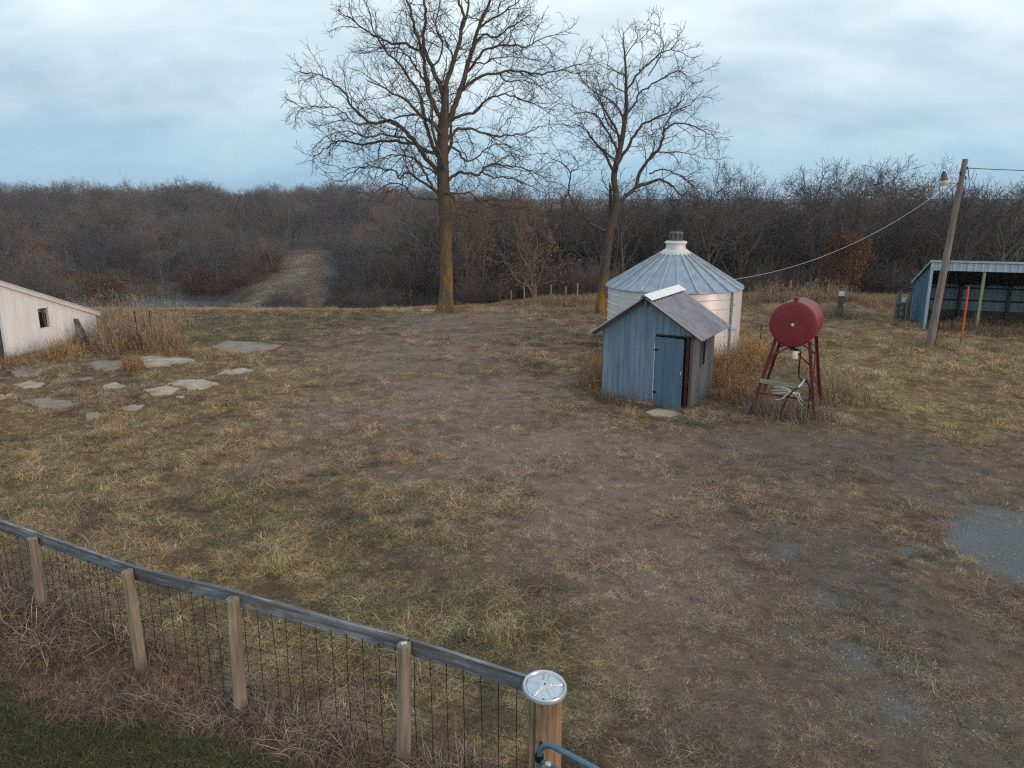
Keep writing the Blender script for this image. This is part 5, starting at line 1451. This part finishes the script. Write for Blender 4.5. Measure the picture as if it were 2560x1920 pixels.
def brush_shape():
    T = Tree()
    for k in range(15):
        an = random.random() * 6.28; out = random.uniform(.15, .9)
        q = walk(Vector((random.gauss(0, .3), random.gauss(0, .3), -.1)), Vector((math.cos(an) * out, math.sin(an) * out, 1)), random.uniform(1.8, 3.4), .35, .14, .01)
        P, Rr = T.limb(q, .022, .009, lvl=1); T.twigs(P, Rr, SPEC_B, 0, .15)
    return T
BRUSH = []
for _ in range(3):
    T = brush_shape(); mb = MB()
    for pts, rad, lvl in T.br: mb.tube(pts, rad, 3, False)
    o = mb.build('bush', MT['brush']); COL.objects.unlink(o); BRUSH.append(o)

# keep the pond and the mown clearing in sight
SEE = [(x, y, tz(x, y)) for x, y in CLEAR] + [(x, y, tz(x, y)) for x, y in RUT]
for _ in range(240):
    a = random.choice(CLEAR); b = random.choice(CLEAR); k = random.random(); p = (a[0] + (b[0] - a[0]) * k, a[1] + (b[1] - a[1]) * k)
    if inside(CLEAR, np.array([p[0]]), np.array([p[1]]))[0]: SEE.append((p[0], p[1], tz(*p)))
for px in range(330, 560, 12):
    for py in (750, 760): x, y = gnd(px, py, -12.05); SEE.append((x, y, -12.05))
SEE_PX = [(*proj(*p), p[1]) for p in SEE] + [(px, py, 116) for px in range(195, 285, 15) for py in (690, 715, 740)] + [(px, py, 130) for px in range(475, 560, 15) for py in (700, 725)]
def blocks(x, y, h, w):
    if y < 64 and x / y > -.1: return False
    z = tz(x, y); bx, by = proj(x, y, z); tx, ty = proj(x, y, z + h); hw = w / y * F * .5
    for (px, py, d) in SEE_PX:
        if y < d - 1 and abs(px - bx) < hw and ty < py < by + 8: return True
    return False
def free(x, y, h, w):
    if inside(CLEAR, np.array([x]), np.array([y]))[0] or clearing_mask(np.array([x]), np.array([y]))[0] > .2: return False
    e = math.hypot((x - POND[0]) / POND[2], (y - POND[1]) / POND[3])
    return e > 1.35 and not blocks(x, y, h, w)

SPEC_D = [
    dict(gap=.36, len=1.5, ang=.8, jit=.32, trop=.03, r=.014, rk=.013, step=.34, rt=.013),
    dict(gap=.30, len=.95, ang=.8, jit=.34, trop=.02, r=.011, rk=.011, step=.28, rt=.010),
    dict(gap=.23, len=.50, ang=.8, jit=.36, trop=.01, r=.009, rk=.010, step=.22, rt=.0085),
]
DENSE = [kind('bare_tree', '', wood_tree(11, .75, .40, 8, SPEC_D, .04, r0=.17), MT['bark_wood'], MT['twig_wood']), kind('bare_tree', '', wood_tree(10, 1.0, .36, 9, SPEC_D, -.05, r0=.17), MT['bark_wood'], MT['twig_wood'])]
DH = [float(np.percentile([v.co.z for v in k[2].data.vertices], 99.4)) for k in DENSE]
fresh = [True, True]
# ---------------------------------------------------------------- trees one can tell apart
def put(src, x, y, H, h0, rz, label, group=None, wide=1.0, name=None):
    k = H / h0; r = dup(src[0], (x, y, tz(x, y) - .1), rz, (k * wide, k * wide, k), label, group, 'tree')
    return r
HK = [float(np.percentile([v.co.z for v in k[2].data.vertices], 99.4)) for k in KINDS]; print('heights', HK)
def at_px(px, y):
    x = (px - CX) / F * (y * cp + (EYE + 3) * sp); return x
single = [
    # px, Y, top py, kind, rz, wide, label
    (1815, 56, 366, 0, 1.0, .85, 'slender pale bare tree rising above the wood directly behind the grain bin roof'),
    (2062, 64, 404, 1, 2.2, 1.0, 'broad bare tree rising above the wood, leftmost of the tall three near the lamp'),
    (2160, 66, 402, 3, .4, 1.0, 'broad bare tree above the wood, middle one of the tall three near the lamp'),
    (2265, 64, 408, 4, 4.0, 1.0, 'bare tree above the wood, touching the yard lamp from the left'),
    (2490, 62, 462, 2, 5.0, .95, 'dark bare tree above the roof of the open shed at the right edge'),
    (1925, 60, 450, 2, 3.0, .9, 'thin bare tree above the wood between the bin roof and the tall three'),
    (185, 235, 442, 1, .7, .62, 'tall pinkish tree on the left skyline, first of a close pair'),
    (238, 238, 446, 3, 2.0, .6, 'broad pinkish tree on the left skyline, second of a close pair'),
    (60, 230, 452, 4, 3.1, .7, 'tall bare tree on the skyline above the white lean-to shed'),
    (338, 236, 436, 0, 4.4, .8, 'highest bare tree on the wooded skyline left of the tallest tree'),
    (455, 240, 438, 5, 5.2, .6, 'wide bare tree on the skyline straight above the pond'),
    (545, 245, 456, 2, 1.9, .8, 'low bare tree on the skyline above the mown clearing'),
    (2545, 58, 462, 5, 1.0, .9, 'dark bare tree cut off by the right edge of the photo'),
]
used = []
for (px, y, top, kd, rz, wd, lab) in single:
    x = at_px(px, y); z = tz(x, y); H = EYE + ray(px, top)[2] * (y / ray(px, top)[1]) - z
    if y < 100:                                              # the tall ones over the wood have fuller crowns
        j = kd % 2; k = H / DH[j]; used.append((x, y))
        if fresh[j]:
            fresh[j] = False; r = DENSE[j][0]; r.location = (x, y, tz(x, y) - .1); r.rotation_euler = (0, 0, rz); r.scale = (k * wd, k * wd, k); r['label'] = lab
        else: dup(DENSE[j][0], (x, y, tz(x, y) - .1), rz, (k * wd, k * wd, k), lab)
        continue
    put(KINDS[kd], x, y, H, HK[kd], rz, lab, None, wd); used.append((x, y))
# the pinkish leaning tree between the two tall ones, and the rust coloured oaks
def leafy(name, label, px, Y, top, nleaf, mat, spread, size, fork, nl, lean, lowleaf, wide=.7):
    x = at_px(px, Y); z = tz(x, Y); H = EYE + ray(px, top)[2] * (Y / ray(px, top)[1]) - z
    T = wood_tree(H, wide, fork, nl, SPEC_W, lean, r0=.13)
    pts = [q for pt, rd, lv in T.br if lv >= 2 for q in pt[1:] if q.z < H * lowleaf]
    root = thing(name, label, 'tree', (x, Y, z - .1))
    for part, mt, sel in (('trunk', MT['bark_wood'], lambda l: l == 0), ('crown', MT['twig_wood'], lambda l: l > 0)):
        mb = MB()
        for pt, rd, lv in T.br:
            if sel(lv): mb.tube([p + Vector((x, Y, z - .1)) for p in pt], rd, 8 if lv == 0 else 3, False)
        mb.build(part, mt, root, 179 if part == 'trunk' else None)
    pts = [p + Vector((x, Y, z - .1)) for p in pts]
    leaf_mesh(pts, nleaf, spread, size).build('dead_leaves', mat, root)
    used.append((x, Y))
def leaning_tree():
    z = Z(1040, 640, .23508); Y = 42.5; T = Tree(); b0 = at_y(*z(1270, 480), Y); base = Vector((b0.x, Y, tz(b0.x, Y) - .1))
    root = thing('oak_tree', 'pinkish bare tree with several leaning pale stems, between the two tallest trees', 'tree', base)
    for pts, r0, dr in (([(1200, 330), (1080, 260), (990, 130), (930, 30), (880, -90)], .08, .1), ([(1240, 330), (1225, 200), (1190, 110), (1130, 20), (1080, -120), (1100, -220)], .08, -.1), ([(1262, 320), (1275, 220), (1255, 120), (1260, 0), (1290, -130), (1270, -260)], .075, .05),
                        ([(1205, 330), (1110, 200), (1000, 90), (900, 60), (800, 110)], .06, .2), ([(1285, 300), (1330, 180), (1370, 60), (1420, -60), (1440, -180)], .06, -.2), ([(1210, 210), (1160, 60), (1190, -60), (1160, -200)], .05, .2), ([(1290, 330), (1400, 280), (1500, 260)], .03, .1)):
        P3 = [base + Vector((random.uniform(-.1, .1), 0, 0)), base.lerp(at_y(*z(*pts[0]), Y), .5)] + [at_y(*z(*p), Y + dr * i) for i, p in enumerate(pts)]
        P, Rr = T.limb(smooth(P3, 3), r0, .012); T.twigs(P, Rr, SPEC_W, 0, .3)
    T.mesh(0, 'oak_tree', MT['pale_bark'], MT['twig_wood'], root)
    pts = [q for pt, rd, lv in T.br if lv >= 2 for q in pt[1:] if q.z < 4.2]
    leaf_mesh(pts, 650, .12, .12).build('dead_leaves', MT['pink_leaf'], root); used.append((base.x, Y))
leaning_tree()
leafy('oak_tree', 'rust brown leafed oak standing between the red tank and the open shed', 2097, 43, 578, 5200, MT['rust_leaf'], .14, .14, .12, 9, .03, .95, .20)
used_root = bpy.data.objects[[o.name for o in COL.objects if o.get('label', '').startswith('rust brown leafed oak standing')][0]]; used_root.scale = (.5, .5, 1.0)
leafy('oak_tree', 'small bright rust leafed oak by the pond above the white shed roof', 235, 116, 672, 2600, MT['rust_leaf'], .28, .28, .12, 8, 0, 1.0, .5)
leafy('oak_tree', 'low dull red leafed oak on the far bank, left of the mown clearing', 505, 152, 660, 2500, MT['pink_leaf'], .2, .22, .2, 7, 0, .9, .7)
leafy('oak_tree', 'faded pinkish leafed oak low in the hillside wood left of the clearing', 440, 170, 560, 1600, MT['pink_leaf'], .25, .25, .3, 7, 0, .8, .8)
# front rank of the wood behind the yard
ranks = [
    (-4, 1.5, 'grey bare tree in the wood\'s front rank just right of the tallest trunk', 'front rank of bare trees right of the tallest trunk', 5),
    (4.5, 11.5, 'grey bare tree in the wood\'s front rank behind the grain bin', 'front rank of bare trees behind the grain bin', 13),
    (11.5, 22, 'grey bare tree in the wood\'s front rank between red tank and open shed', 'front rank of bare trees behind the red tank', 20),
    (22, 33, 'grey bare tree in the wood\'s front rank behind the open shed', 'front rank of bare trees behind the open shed', 14),
]
for x0, x1, lab, grp, n in ranks:
    c = 0; tries = 0
    while c < n and tries < 600:
        tries += 1; y = random.uniform(44, 62); x = random.uniform(x0, x1) * (y / 45.0)
        if any(math.hypot(x - a, y - b) < 1.9 for a, b in used): continue
        H = random.uniform(5.6, 8.7)
        if not free(x, y, H, 4): continue
        kd = random.randrange(6); put(KINDS[kd], x, y, H, HK[kd], random.random() * 6.28, lab, grp, random.uniform(.75, 1.05)); used.append((x, y)); c += 1
# lift the six patterns into place in the rank as well
pat = [(3.2, 52), (9.0, 50), (14.2, 54), (19.0, 47), (26.5, 50), (-.5, 53)]
plab = ['bare tree in the wood just behind the second tallest tree', 'bare tree in the wood over the grain bin\'s right shoulder', 'bare tree in the wood over the red tank', 'bare tree in the wood above the gate posts', 'bare tree in the wood over the open shed\'s roof', 'bare tree in the wood half way between the two tallest trees']
for (root, *_), (x, y), lab, h in zip(KINDS, pat, plab, HK):
    k = random.uniform(5.8, 7.0) / h; root.location = (x, y, tz(x, y) - .1); root.scale = (k * .8, k * .8, k); root['label'] = lab; used.append((x, y))

# ---------------------------------------------------------------- the woods that read as one mass
PAIRS = [(k[1], k[2]) for k in KINDS]
def ok_sites(x, y, h, w):
    """keep sites off the pond and the clearing and out of the sight lines to them"""
    z = terrain(x, y)
    k = in_view(x, y, 12) & (clearing_mask(x, y) < .2)
    k &= np.hypot((x - POND[0]) / POND[2], (y - POND[1]) / POND[3]) > 1.35
    bx, by = proj(x, y, z); tx, ty = proj(x, y, z + h); hw = w / y * F * .5
    for (px, py, d) in SEE_PX:
        k &= ~((y < d - 1) & (np.abs(px - bx) < hw) & (ty < py) & (py < by + 8))
    return k
def mass(name, label, n, gen, hgen, sep):
    c = [gen() for _ in range(n * 5)]
    x = np.array([p[0] for p in c]); y = np.array([p[1] for p in c]); h = np.array([hgen(*p) for p in c])
    k = ok_sites(x, y, h, h * .6); x, y, h = x[k], y[k], h[k]
    cell = {}; keep = []
    for i in range(len(x)):
        if len(keep) >= n: break
        key = (int(x[i] // sep), int(y[i] // sep)); ok = True
        for a in (-1, 0, 1):
            for b in (-1, 0, 1):
                for j in cell.get((key[0] + a, key[1] + b), ()):
                    if math.hypot(x[j] - x[i], y[j] - y[i]) < sep: ok = False
        if ok: cell.setdefault(key, []).append(i); keep.append(i)
    X, Y, S = x[keep], y[keep], h[keep]; n = len(X); pk = RNG.integers(0, 6, n)
    k = S / np.array(HK)[pk]; w = RNG.uniform(.85, 1.3, n)
    print(name, n)
    scatter(name, label, 'woodland', X, Y, np.stack([k * w, k * w, k], 1), np.ones((n, 3)), PAIRS, tilt=.05, pick=pk, zoff=-.15)
def gen_hill():
    y = random.uniform(104, 330); return random.uniform(-.78 * y - 8, .02 * y), y
mass('hillside_wood', 'brown grey bare wood covering the whole far hillside beyond the pond', 1150, gen_hill, lambda x, y: random.choice((random.uniform(6, 9), random.uniform(9, 13.5))) * (.8 if y < 150 else 1), 4.8)
def gen_valley():
    y = random.uniform(60, 108); return random.uniform(-.75 * y - 8, .06 * y), y
mass('valley_wood', 'dark grey bare trees filling the valley behind the two tallest trees', 520, gen_valley, lambda x, y: (random.uniform(7, 11) if x / y > -.12 else random.uniform(3.5, 6)), 2.2)
def gen_right():
    y = random.uniform(58, 112); return random.uniform(-.02 * y, .74 * y + 10), y
mass('back_wood', 'dark bare wood behind the front rank, from the grain bin to the right edge', 620, gen_right, lambda x, y: random.uniform(5.8, 8.7) + max(0, (y - 62) * .045), 2.3)
def brush(name, label, n, gen, sc, src=None, free_=False):
    c = [gen() for _ in range(n * 2)]
    X = np.array([p[0] for p in c]); Y = np.array([p[1] for p in c]); S = np.array([sc(*p) for p in c])
    k = ok_sites(X, Y, S * 3.2, S * 4.2) | free_; X, Y, S = X[k][:n], Y[k][:n], S[k][:n]
    n = len(X); print(name, n)
    w = RNG.uniform(.8, 1.3, n)
    scatter(name, label, 'brush', X, Y, np.stack([S * w, S * w, S], 1), np.ones((n, 3)), src or BRUSH, tilt=.1, zoff=-.1)
def gen_b1():
    y = 42 + abs(random.gauss(0, 6)) + random.random() * 4; return random.uniform(-.30 * y, .72 * y), y
brush('undergrowth', 'tangled grey undergrowth at the foot of the wood along the crest', 420, gen_b1, lambda x, y: random.uniform(.35, .8) * (1.0 if x > -3 else .8))
def gen_b2():
    y = random.uniform(52, 100); return random.uniform(-.32 * y, .03 * y), y
brush('valley_brush', 'hazy grey brush in the valley left of the tallest tree', 600, gen_b2, lambda x, y: random.uniform(.9, 1.7))
def gen_b3():
    y = random.uniform(100, 190); return random.uniform(-.75 * y, -.05 * y), y
brush('hillside_brush', 'reddish brown brush on the far bank round the pond and the clearing', 500, gen_b3, lambda x, y: random.uniform(.7, 1.2))

RED_BR = []
for o in BRUSH:
    q = o.copy(); q.data = o.data.copy(); q.data.materials[0] = MT['brush_red']; RED_BR.append(q)
_rq = [(470, 742), (560, 745), (625, 712), (690, 682), (708, 650), (640, 660), (560, 690), (470, 705)]
_sites = []
while len(_sites) < 260:
    px = random.uniform(465, 712); py = random.uniform(648, 748)
    if inside(_rq, np.array([px]), np.array([py]))[0]: _sites.append(hit(px, py))
_it = iter(_sites * 3)
brush('red_brush', 'dull red brush on the bank between the pond and the mown clearing', 150, lambda: next(_it), lambda x, y: random.uniform(.6, 1.1), RED_BR, True)
# ---------------------------------------------------------------- clumps of dry weeds
MW = dict(gold=stalk_mat('golden_weeds', (.43, .29, .15, 1)), tan=stalk_mat('tan_weeds', (.35, .265, .185, 1)), rust=stalk_mat('rusty_weeds', (.32, .195, .11, 1)),
          grey=stalk_mat('grey_weeds', (.27, .225, .185, 1)), pale=stalk_mat('pale_tuft_grass', (.46, .40, .22, 1)), brown=stalk_mat('brown_weeds', (.22, .16, .11, 1)))
def weeds(name, label, spots_, h, n, mat, seed_heads=0.0, cat='weeds', lean=.3, wdt=.008, keep=None):
    cx = sum(s[0] for s in spots_) / len(spots_); cy = sum(s[1] for s in spots_) / len(spots_)
    root = (cx, cy, tz(cx, cy)); mb = MB()
    for k in range(n):
        for _ in range(20):
            sx, sy, rx, ry = random.choice(spots_)
            a = random.random() * 6.28; r = math.sqrt(random.random()); x = sx + rx * r * math.cos(a); y = sy + ry * r * math.sin(a)
            if all(not inside(P, np.array([x]), np.array([y]))[0] for P in SOLID): break
        z = tz(x, y); hh = h * random.uniform(.2, 1.12) * (1 - .45 * r * r)
        az = random.random() * 6.28
        i0 = len(mb.v)
        ribbon2(mb, Vector((x, y, z)), az, random.uniform(.8, 1.55), hh, wdt * random.uniform(.5, 1.2), random.gauss(lean, lean * 1.5), 4)
        if random.random() < seed_heads:
            tip = Vector(mb.v[-1]); bl = random.uniform(.5, 1)
            for _ in range(9):
                d = rdir() * .022; q = tip + Vector((random.gauss(0, .018), random.gauss(0, .018), random.uniform(-.12, .04)))
                mb.add([q, q + d, q + d + rdir() * .02, q + rdir() * .015], [(0, 1, 2, 3)], bl=bl)
        elif random.random() < .6:                             # side twigs
            for _ in range(4):
                j = random.randrange(i0, len(mb.v)); p = Vector(mb.v[j])
                ribbon2(mb, p, random.random() * 6.28, random.uniform(.5, 1.3), hh * random.uniform(.15, .35), wdt * .7, .5, 2)
    return tag(mb.build(name, mat), label, cat)
def ribbon2(mb, p, az, e, L, w, curl, nseg):
    pts = [p]; a = az
    for i in range(nseg):
        pts.append(pts[-1] + Vector((math.cos(a) * math.cos(e), math.sin(a) * math.cos(e), math.sin(e))) * (L / nseg)); e -= curl / nseg; a += random.gauss(0, .2)
    side = Vector((-math.sin(az), math.cos(az), 0)) if random.random() < .5 else Vector((math.cos(az + 1), math.sin(az + 1), 0))
    vs = []; fs = []
    for i, q in enumerate(pts):
        ww = w * (1 - .8 * i / nseg) * .5; vs += [q - side * ww, q + side * ww]
    for i in range(nseg): fs.append((2 * i, 2 * i + 1, 2 * i + 3, 2 * i + 2))
    mb.add(vs, fs)
g = gnd
weeds('weed_clump', 'dark brown low weeds beneath the tall tan thicket, behind its fence posts', [(*g(290, 872), .8, .8), (*g(340, 868), 1.0, .8)], .75, 1300, MW['brown'], 0, lean=.5, wdt=.012)
weeds('weed_clump', 'bright golden dry grass clump against the front of the white shed wall', [(*g(140, 900), .75, .45), (*g(155, 895), .4, .4)], .85, 900, MW['gold'], .2, lean=.4, wdt=.012)
weeds('weed_clump', 'low brown weeds along the foot of the white shed wall', [(*g(60, 905), 1.0, .5), (*g(190, 880), .8, .8), (*g(20, 915), .8, .4)], .5, 900, MW['rust'], .1, lean=.4, wdt=.012)
weeds('weed_thicket', 'tall tan weed thicket between the white shed and the fence posts', [(*g(318, 868), 1.0, 1.6), (*g(292, 848), .6, 1.6), (*g(360, 862), 1.0, 1.3), (*g(410, 872), .7, .9)], 1.35, 3000, MW['tan'], .3, lean=.4, wdt=.013)
weeds('dead_bush', 'thin grey leafless bush against the white shed wall beside the leaning plank', [(*g(212, 856), .55, .35), (*g(190, 862), .45, .3)], 1.15, 240, MW['brown'], 0, 'bush', lean=.35, wdt=.009)
weeds('weed_thicket', 'tall pale weeds rising beyond the white shed roof', [(-16.5, 30.6, 2.2, 1.3), (-14.6, 30.5, 1.6, 1.2)], 1.7, 900, MW['tan'], .5, lean=.2, wdt=.013)
weeds('weed_clump', 'reddish dead weeds at the foot of the tall thicket, beside the slabs', [(*g(300, 884), .7, .4), (*g(400, 885), .9, .5), (*g(440, 890), .6, .5)], .55, 800, MW['rust'], .1, lean=.5, wdt=.012)
weeds('weed_clump', 'small pinkish weed bush alone between two pale concrete slabs', [(*g(333, 925), .32, .4)], .6, 350, MW['rust'], .5, lean=.3, wdt=.010)
weeds('weed_clump', 'small tan weed clump between the stained slab and the pale slab', [(*g(520, 898), .4, .5)], .5, 260, MW['tan'], .3, lean=.3, wdt=.010)
weeds('weed_clump', 'dry orange weeds growing against the left side of the blue shed', [(*g(1488, 935), .35, 1.0), (*g(1478, 960), .5, .7), (*g(1495, 985), .3, .4)], .85, 900, MW['rust'], .3, lean=.35, wdt=.011)
weeds('weed_clump', 'low brown weeds along the front of the blue shed', [(*g(1545, 1008), .5, .25), (*g(1600, 1018), .5, .2), (*g(1510, 1000), .35, .3)], .42, 800, MW['brown'], .1, lean=.4, wdt=.009)
weeds('weed_clump', 'orange brown weeds filling the corner between blue shed and grain bin', [(*g(1800, 960), .55, .9), (*g(1830, 925), .8, 1.0), (*g(1800, 930), .5, 1.2)], .95, 1500, MW['rust'], .25, lean=.4, wdt=.011)
weeds('weed_clump', 'golden orange weeds against the grain bin\'s right side, by the steel post', [(*g(1872, 890), .55, 1.2), (*g(1850, 905), .7, .7), (*g(1890, 905), .6, 1.0)], 1.1, 1300, MW['gold'], .3, lean=.35, wdt=.010)
weeds('weed_clump', 'grey twiggy dead weeds under the red tank stand', [(*g(1960, 1035), .9, .7), (*g(2010, 1050), .8, .4), (*g(1920, 1030), .6, .6)], .75, 1500, MW['grey'], .0, lean=.3, wdt=.008)
weeds('weed_clump', 'golden tan weeds right of the red tank stand', [(*g(2075, 985), .7, 1.0), (*g(2100, 1000), .9, .8), (*g(2060, 960), .5, 1.0)], .9, 1400, MW['tan'], .4, lean=.35, wdt=.010)
weeds('weed_clump', 'brown weeds behind the red tank stand\'s left legs', [(*g(1880, 985), .7, .9), (*g(1850, 1000), .7, .7)], .7, 1000, MW['rust'], .2, lean=.4, wdt=.010)
weeds('plume_grass', 'pale plume grass strip behind the red tank, at the edge of the wood', [(at_px(1990, 38.6), 38.6, 2.2, .7), (at_px(1930, 38.2), 38.4, 1.6, .6), (at_px(2045, 38.8), 38.8, 1.5, .6)], 1.25, 1700, MW['tan'], .8, lean=.15, wdt=.013)
weeds('weed_clump', 'dull weeds around the foot of the dark gate post with a pale top', [(*g(2085, 793), 1.0, .7)], .8, 600, MW['grey'], .4, lean=.2, wdt=.012)
weeds('weed_clump', 'dark dry weeds along the front of the open blue shed', [(*g(2420, 832), 1.4, .7), (*g(2500, 838), 1.3, .7), (*g(2560, 842), 1.0, .6), (*g(2380, 828), .8, .5)], .65, 1500, MW['brown'], .2, lean=.4, wdt=.011)
weeds('weed_clump', 'low weeds around the foot of the leaning utility pole', [(*g(2330, 868), .8, .6), (*g(2280, 875), .8, .5)], .45, 600, MW['brown'], .2, lean=.4, wdt=.010)
weeds('grass_tuft', 'pale yellow grass tuft before the blue shed\'s left front corner', [(*g(1575, 1040), .22, .25)], .42, 260, MW['pale'], 0, 'grass tuft', 1.0, .007)
weeds('grass_tuft', 'pale green grass tuft in the yard beyond the wire fence\'s middle post', [(*g(690, 1425), .24, .22)], .38, 300, MW['pale'], 0, 'grass tuft', 1.0, .006)
weeds('grass_tuft', 'straw coloured grass tuft in the yard near the hubcap post', [(*g(1250, 1600), .22, .2)], .34, 220, MW['pale'], 0, 'grass tuft', 1.1, .005)
weeds('weed_clump', 'brown dead sprouts round the base of the tallest tree', [(*g(1112, 782), .55, .5), (*g(1140, 778), .5, .6)], .55, 420, MW['rust'], .1, lean=.3, wdt=.010)
weeds('weed_clump', 'fallen brown stalks at the foot of the wire fence\'s leaning post', [(-3.75, 7.1, .45, .3), (-3.4, 6.85, .4, .3)], .5, 420, MW['rust'], 0, lean=1.0, wdt=.006)
# ================================================================= SKY, SUN, CAMERA
def sky():
    w = bpy.data.worlds.new('World'); scene.world = w; w.use_nodes = True
    nt = w.node_tree; N = nt.nodes; L = nt.links; N.clear()
    out = N.new('ShaderNodeOutputWorld'); mix = N.new('ShaderNodeMixShader'); mix.inputs[0].default_value = .93
    b1 = N.new('ShaderNodeBackground'); b1.inputs['Strength'].default_value = .10
    st = N.new('ShaderNodeTexSky'); st.sky_type = 'NISHITA'; st.sun_disc = False
    st.sun_elevation = R_(SUN_EL); st.sun_rotation = R_(SUN_AZ)
    L.new(st.outputs[0], b1.inputs[0])
    b2 = N.new('ShaderNodeBackground'); b2.inputs['Strength'].default_value = 1.0
    tc = N.new('ShaderNodeTexCoord'); sep = N.new('ShaderNodeSeparateXYZ'); L.new(tc.outputs['Generated'], sep.inputs[0])
    def m(op, a, b=None, c=False):
        n = N.new('ShaderNodeMath'); n.operation = op; n.use_clamp = c
        for i, v in enumerate((a, b)):
            if v is None: continue
            if isinstance(v, (int, float)): n.inputs[i].default_value = v
            else: L.new(v, n.inputs[i])
        return n.outputs[0]
    def ramp(f, stops):
        n = N.new('ShaderNodeValToRGB'); e = n.color_ramp.elements
        while len(e) < len(stops): e.new(.5)
        for q, (p, c) in zip(e, stops): q.position = p; q.color = c
        L.new(f, n.inputs[0]); return n.outputs[0]
    zc = m('MAXIMUM', sep.outputs['Z'], 0.0); den = m('ADD', zc, .42)
    cv = N.new('ShaderNodeCombineXYZ'); L.new(m('DIVIDE', sep.outputs['X'], den), cv.inputs[0]); L.new(m('DIVIDE', sep.outputs['Y'], den), cv.inputs[1])
    def noise(off, sc, scl, det=5, rough=.5, dist=0.0):
        mp = N.new('ShaderNodeMapping'); mp.inputs['Location'].default_value = off; mp.inputs['Scale'].default_value = scl
        L.new(cv.outputs[0], mp.inputs[0])
        n = N.new('ShaderNodeTexNoise'); n.inputs['Scale'].default_value = sc; n.inputs['Detail'].default_value = det; n.inputs['Roughness'].default_value = rough
        n.inputs['Distortion'].default_value = dist; L.new(mp.outputs[0], n.inputs['Vector']); return n.outputs['Fac']
    base = ramp(sep.outputs['Z'], [(0.0, srgb(139, 177, 205)), (.05, srgb(146, 183, 209)), (.10, srgb(156, 183, 205)), (.17, srgb(174, 197, 213)), (.27, srgb(192, 213, 224)), (.6, srgb(190, 208, 219)), (1, srgb(184, 202, 214))])
    lit = ramp(sep.outputs['Z'], [(0.0, srgb(150, 186, 211)), (.06, srgb(172, 202, 220)), (.13, srgb(208, 224, 233)), (.2, srgb(228, 241, 245)), (1, srgb(215, 228, 234))])
    n1 = noise(SKY_OFF, 2.6, (.75, 1.0, 1), 6, .5, .5)
    n2 = noise((9, 2, 0), 7.0, (.6, 1.1, 1), 5, .55, .4)
    f = m('ADD', m('MULTIPLY', n1, .72), m('MULTIPLY', n2, .28))
    k = ramp(f, [(.35, (0, 0, 0, 1)), (.61, (1, 1, 1, 1))])
    mx = N.new('ShaderNodeMix'); mx.data_type = 'RGBA'; L.new(k, mx.inputs[0]); L.new(base, mx.inputs[6]); L.new(lit, mx.inputs[7])
    L.new(mx.outputs[2], b2.inputs[0])
    L.new(b1.outputs[0], mix.inputs[1]); L.new(b2.outputs[0], mix.inputs[2]); L.new(mix.outputs[0], out.inputs[0])
SUN_EL, SUN_AZ = 9.0, 126.0          # azimuth clockwise from +Y
SKY_OFF = (3.3, 7.7, 0)
sky()
sl = bpy.data.lights.new('sun', 'SUN'); sl.energy = 1.3; sl.angle = R_(12); sl.color = (1.0, .66, .47)
so = bpy.data.objects.new('sun', sl); COL.objects.link(so)
a, e = R_(SUN_AZ), R_(SUN_EL)
sd = Vector((math.sin(a) * math.cos(e), math.cos(a) * math.cos(e), math.sin(e)))
so.rotation_euler = sd.to_track_quat('Z', 'Y').to_euler(); so.location = (20, -20, 30)

cam = bpy.data.cameras.new('camera'); cam.sensor_width = 36; cam.lens = F / 2560 * 36
cam.clip_start = .1; cam.clip_end = 20000
co = bpy.data.objects.new('camera', cam); COL.objects.link(co)
co.location = (0, 0, EYE); co.rotation_euler = (math.pi / 2 - PITCH, 0, 0)
scene.camera = co
scene.view_settings.view_transform = 'Standard'; scene.view_settings.look = 'None'
scene.view_settings.exposure = 0.35; scene.view_settings.gamma = 1.0
scene.cycles.use_denoising = False; scene.cycles.filter_width = 1.25
scene.cycles.max_bounces = 5; scene.cycles.diffuse_bounces = 2

def haze():
    mb = MB(); mb.box((0, 500, 4), (1600, 1200, 36))
    o = mb.build('haze', None); o['kind'] = 'stuff'
    m = bpy.data.materials.new('valley_haze'); m.use_nodes = True; N = m.node_tree.nodes
    N.remove(N['Principled BSDF']); v = N.new('ShaderNodeVolumePrincipled')
    v.inputs['Color'].default_value = (.80, .88, 1.0, 1); v.inputs['Density'].default_value = HAZE; v.inputs['Anisotropy'].default_value = .2
    m.node_tree.links.new(v.outputs[0], N['Material Output'].inputs['Volume']); o.data.materials.append(m)
HAZE = .00028
if HAZE: haze()
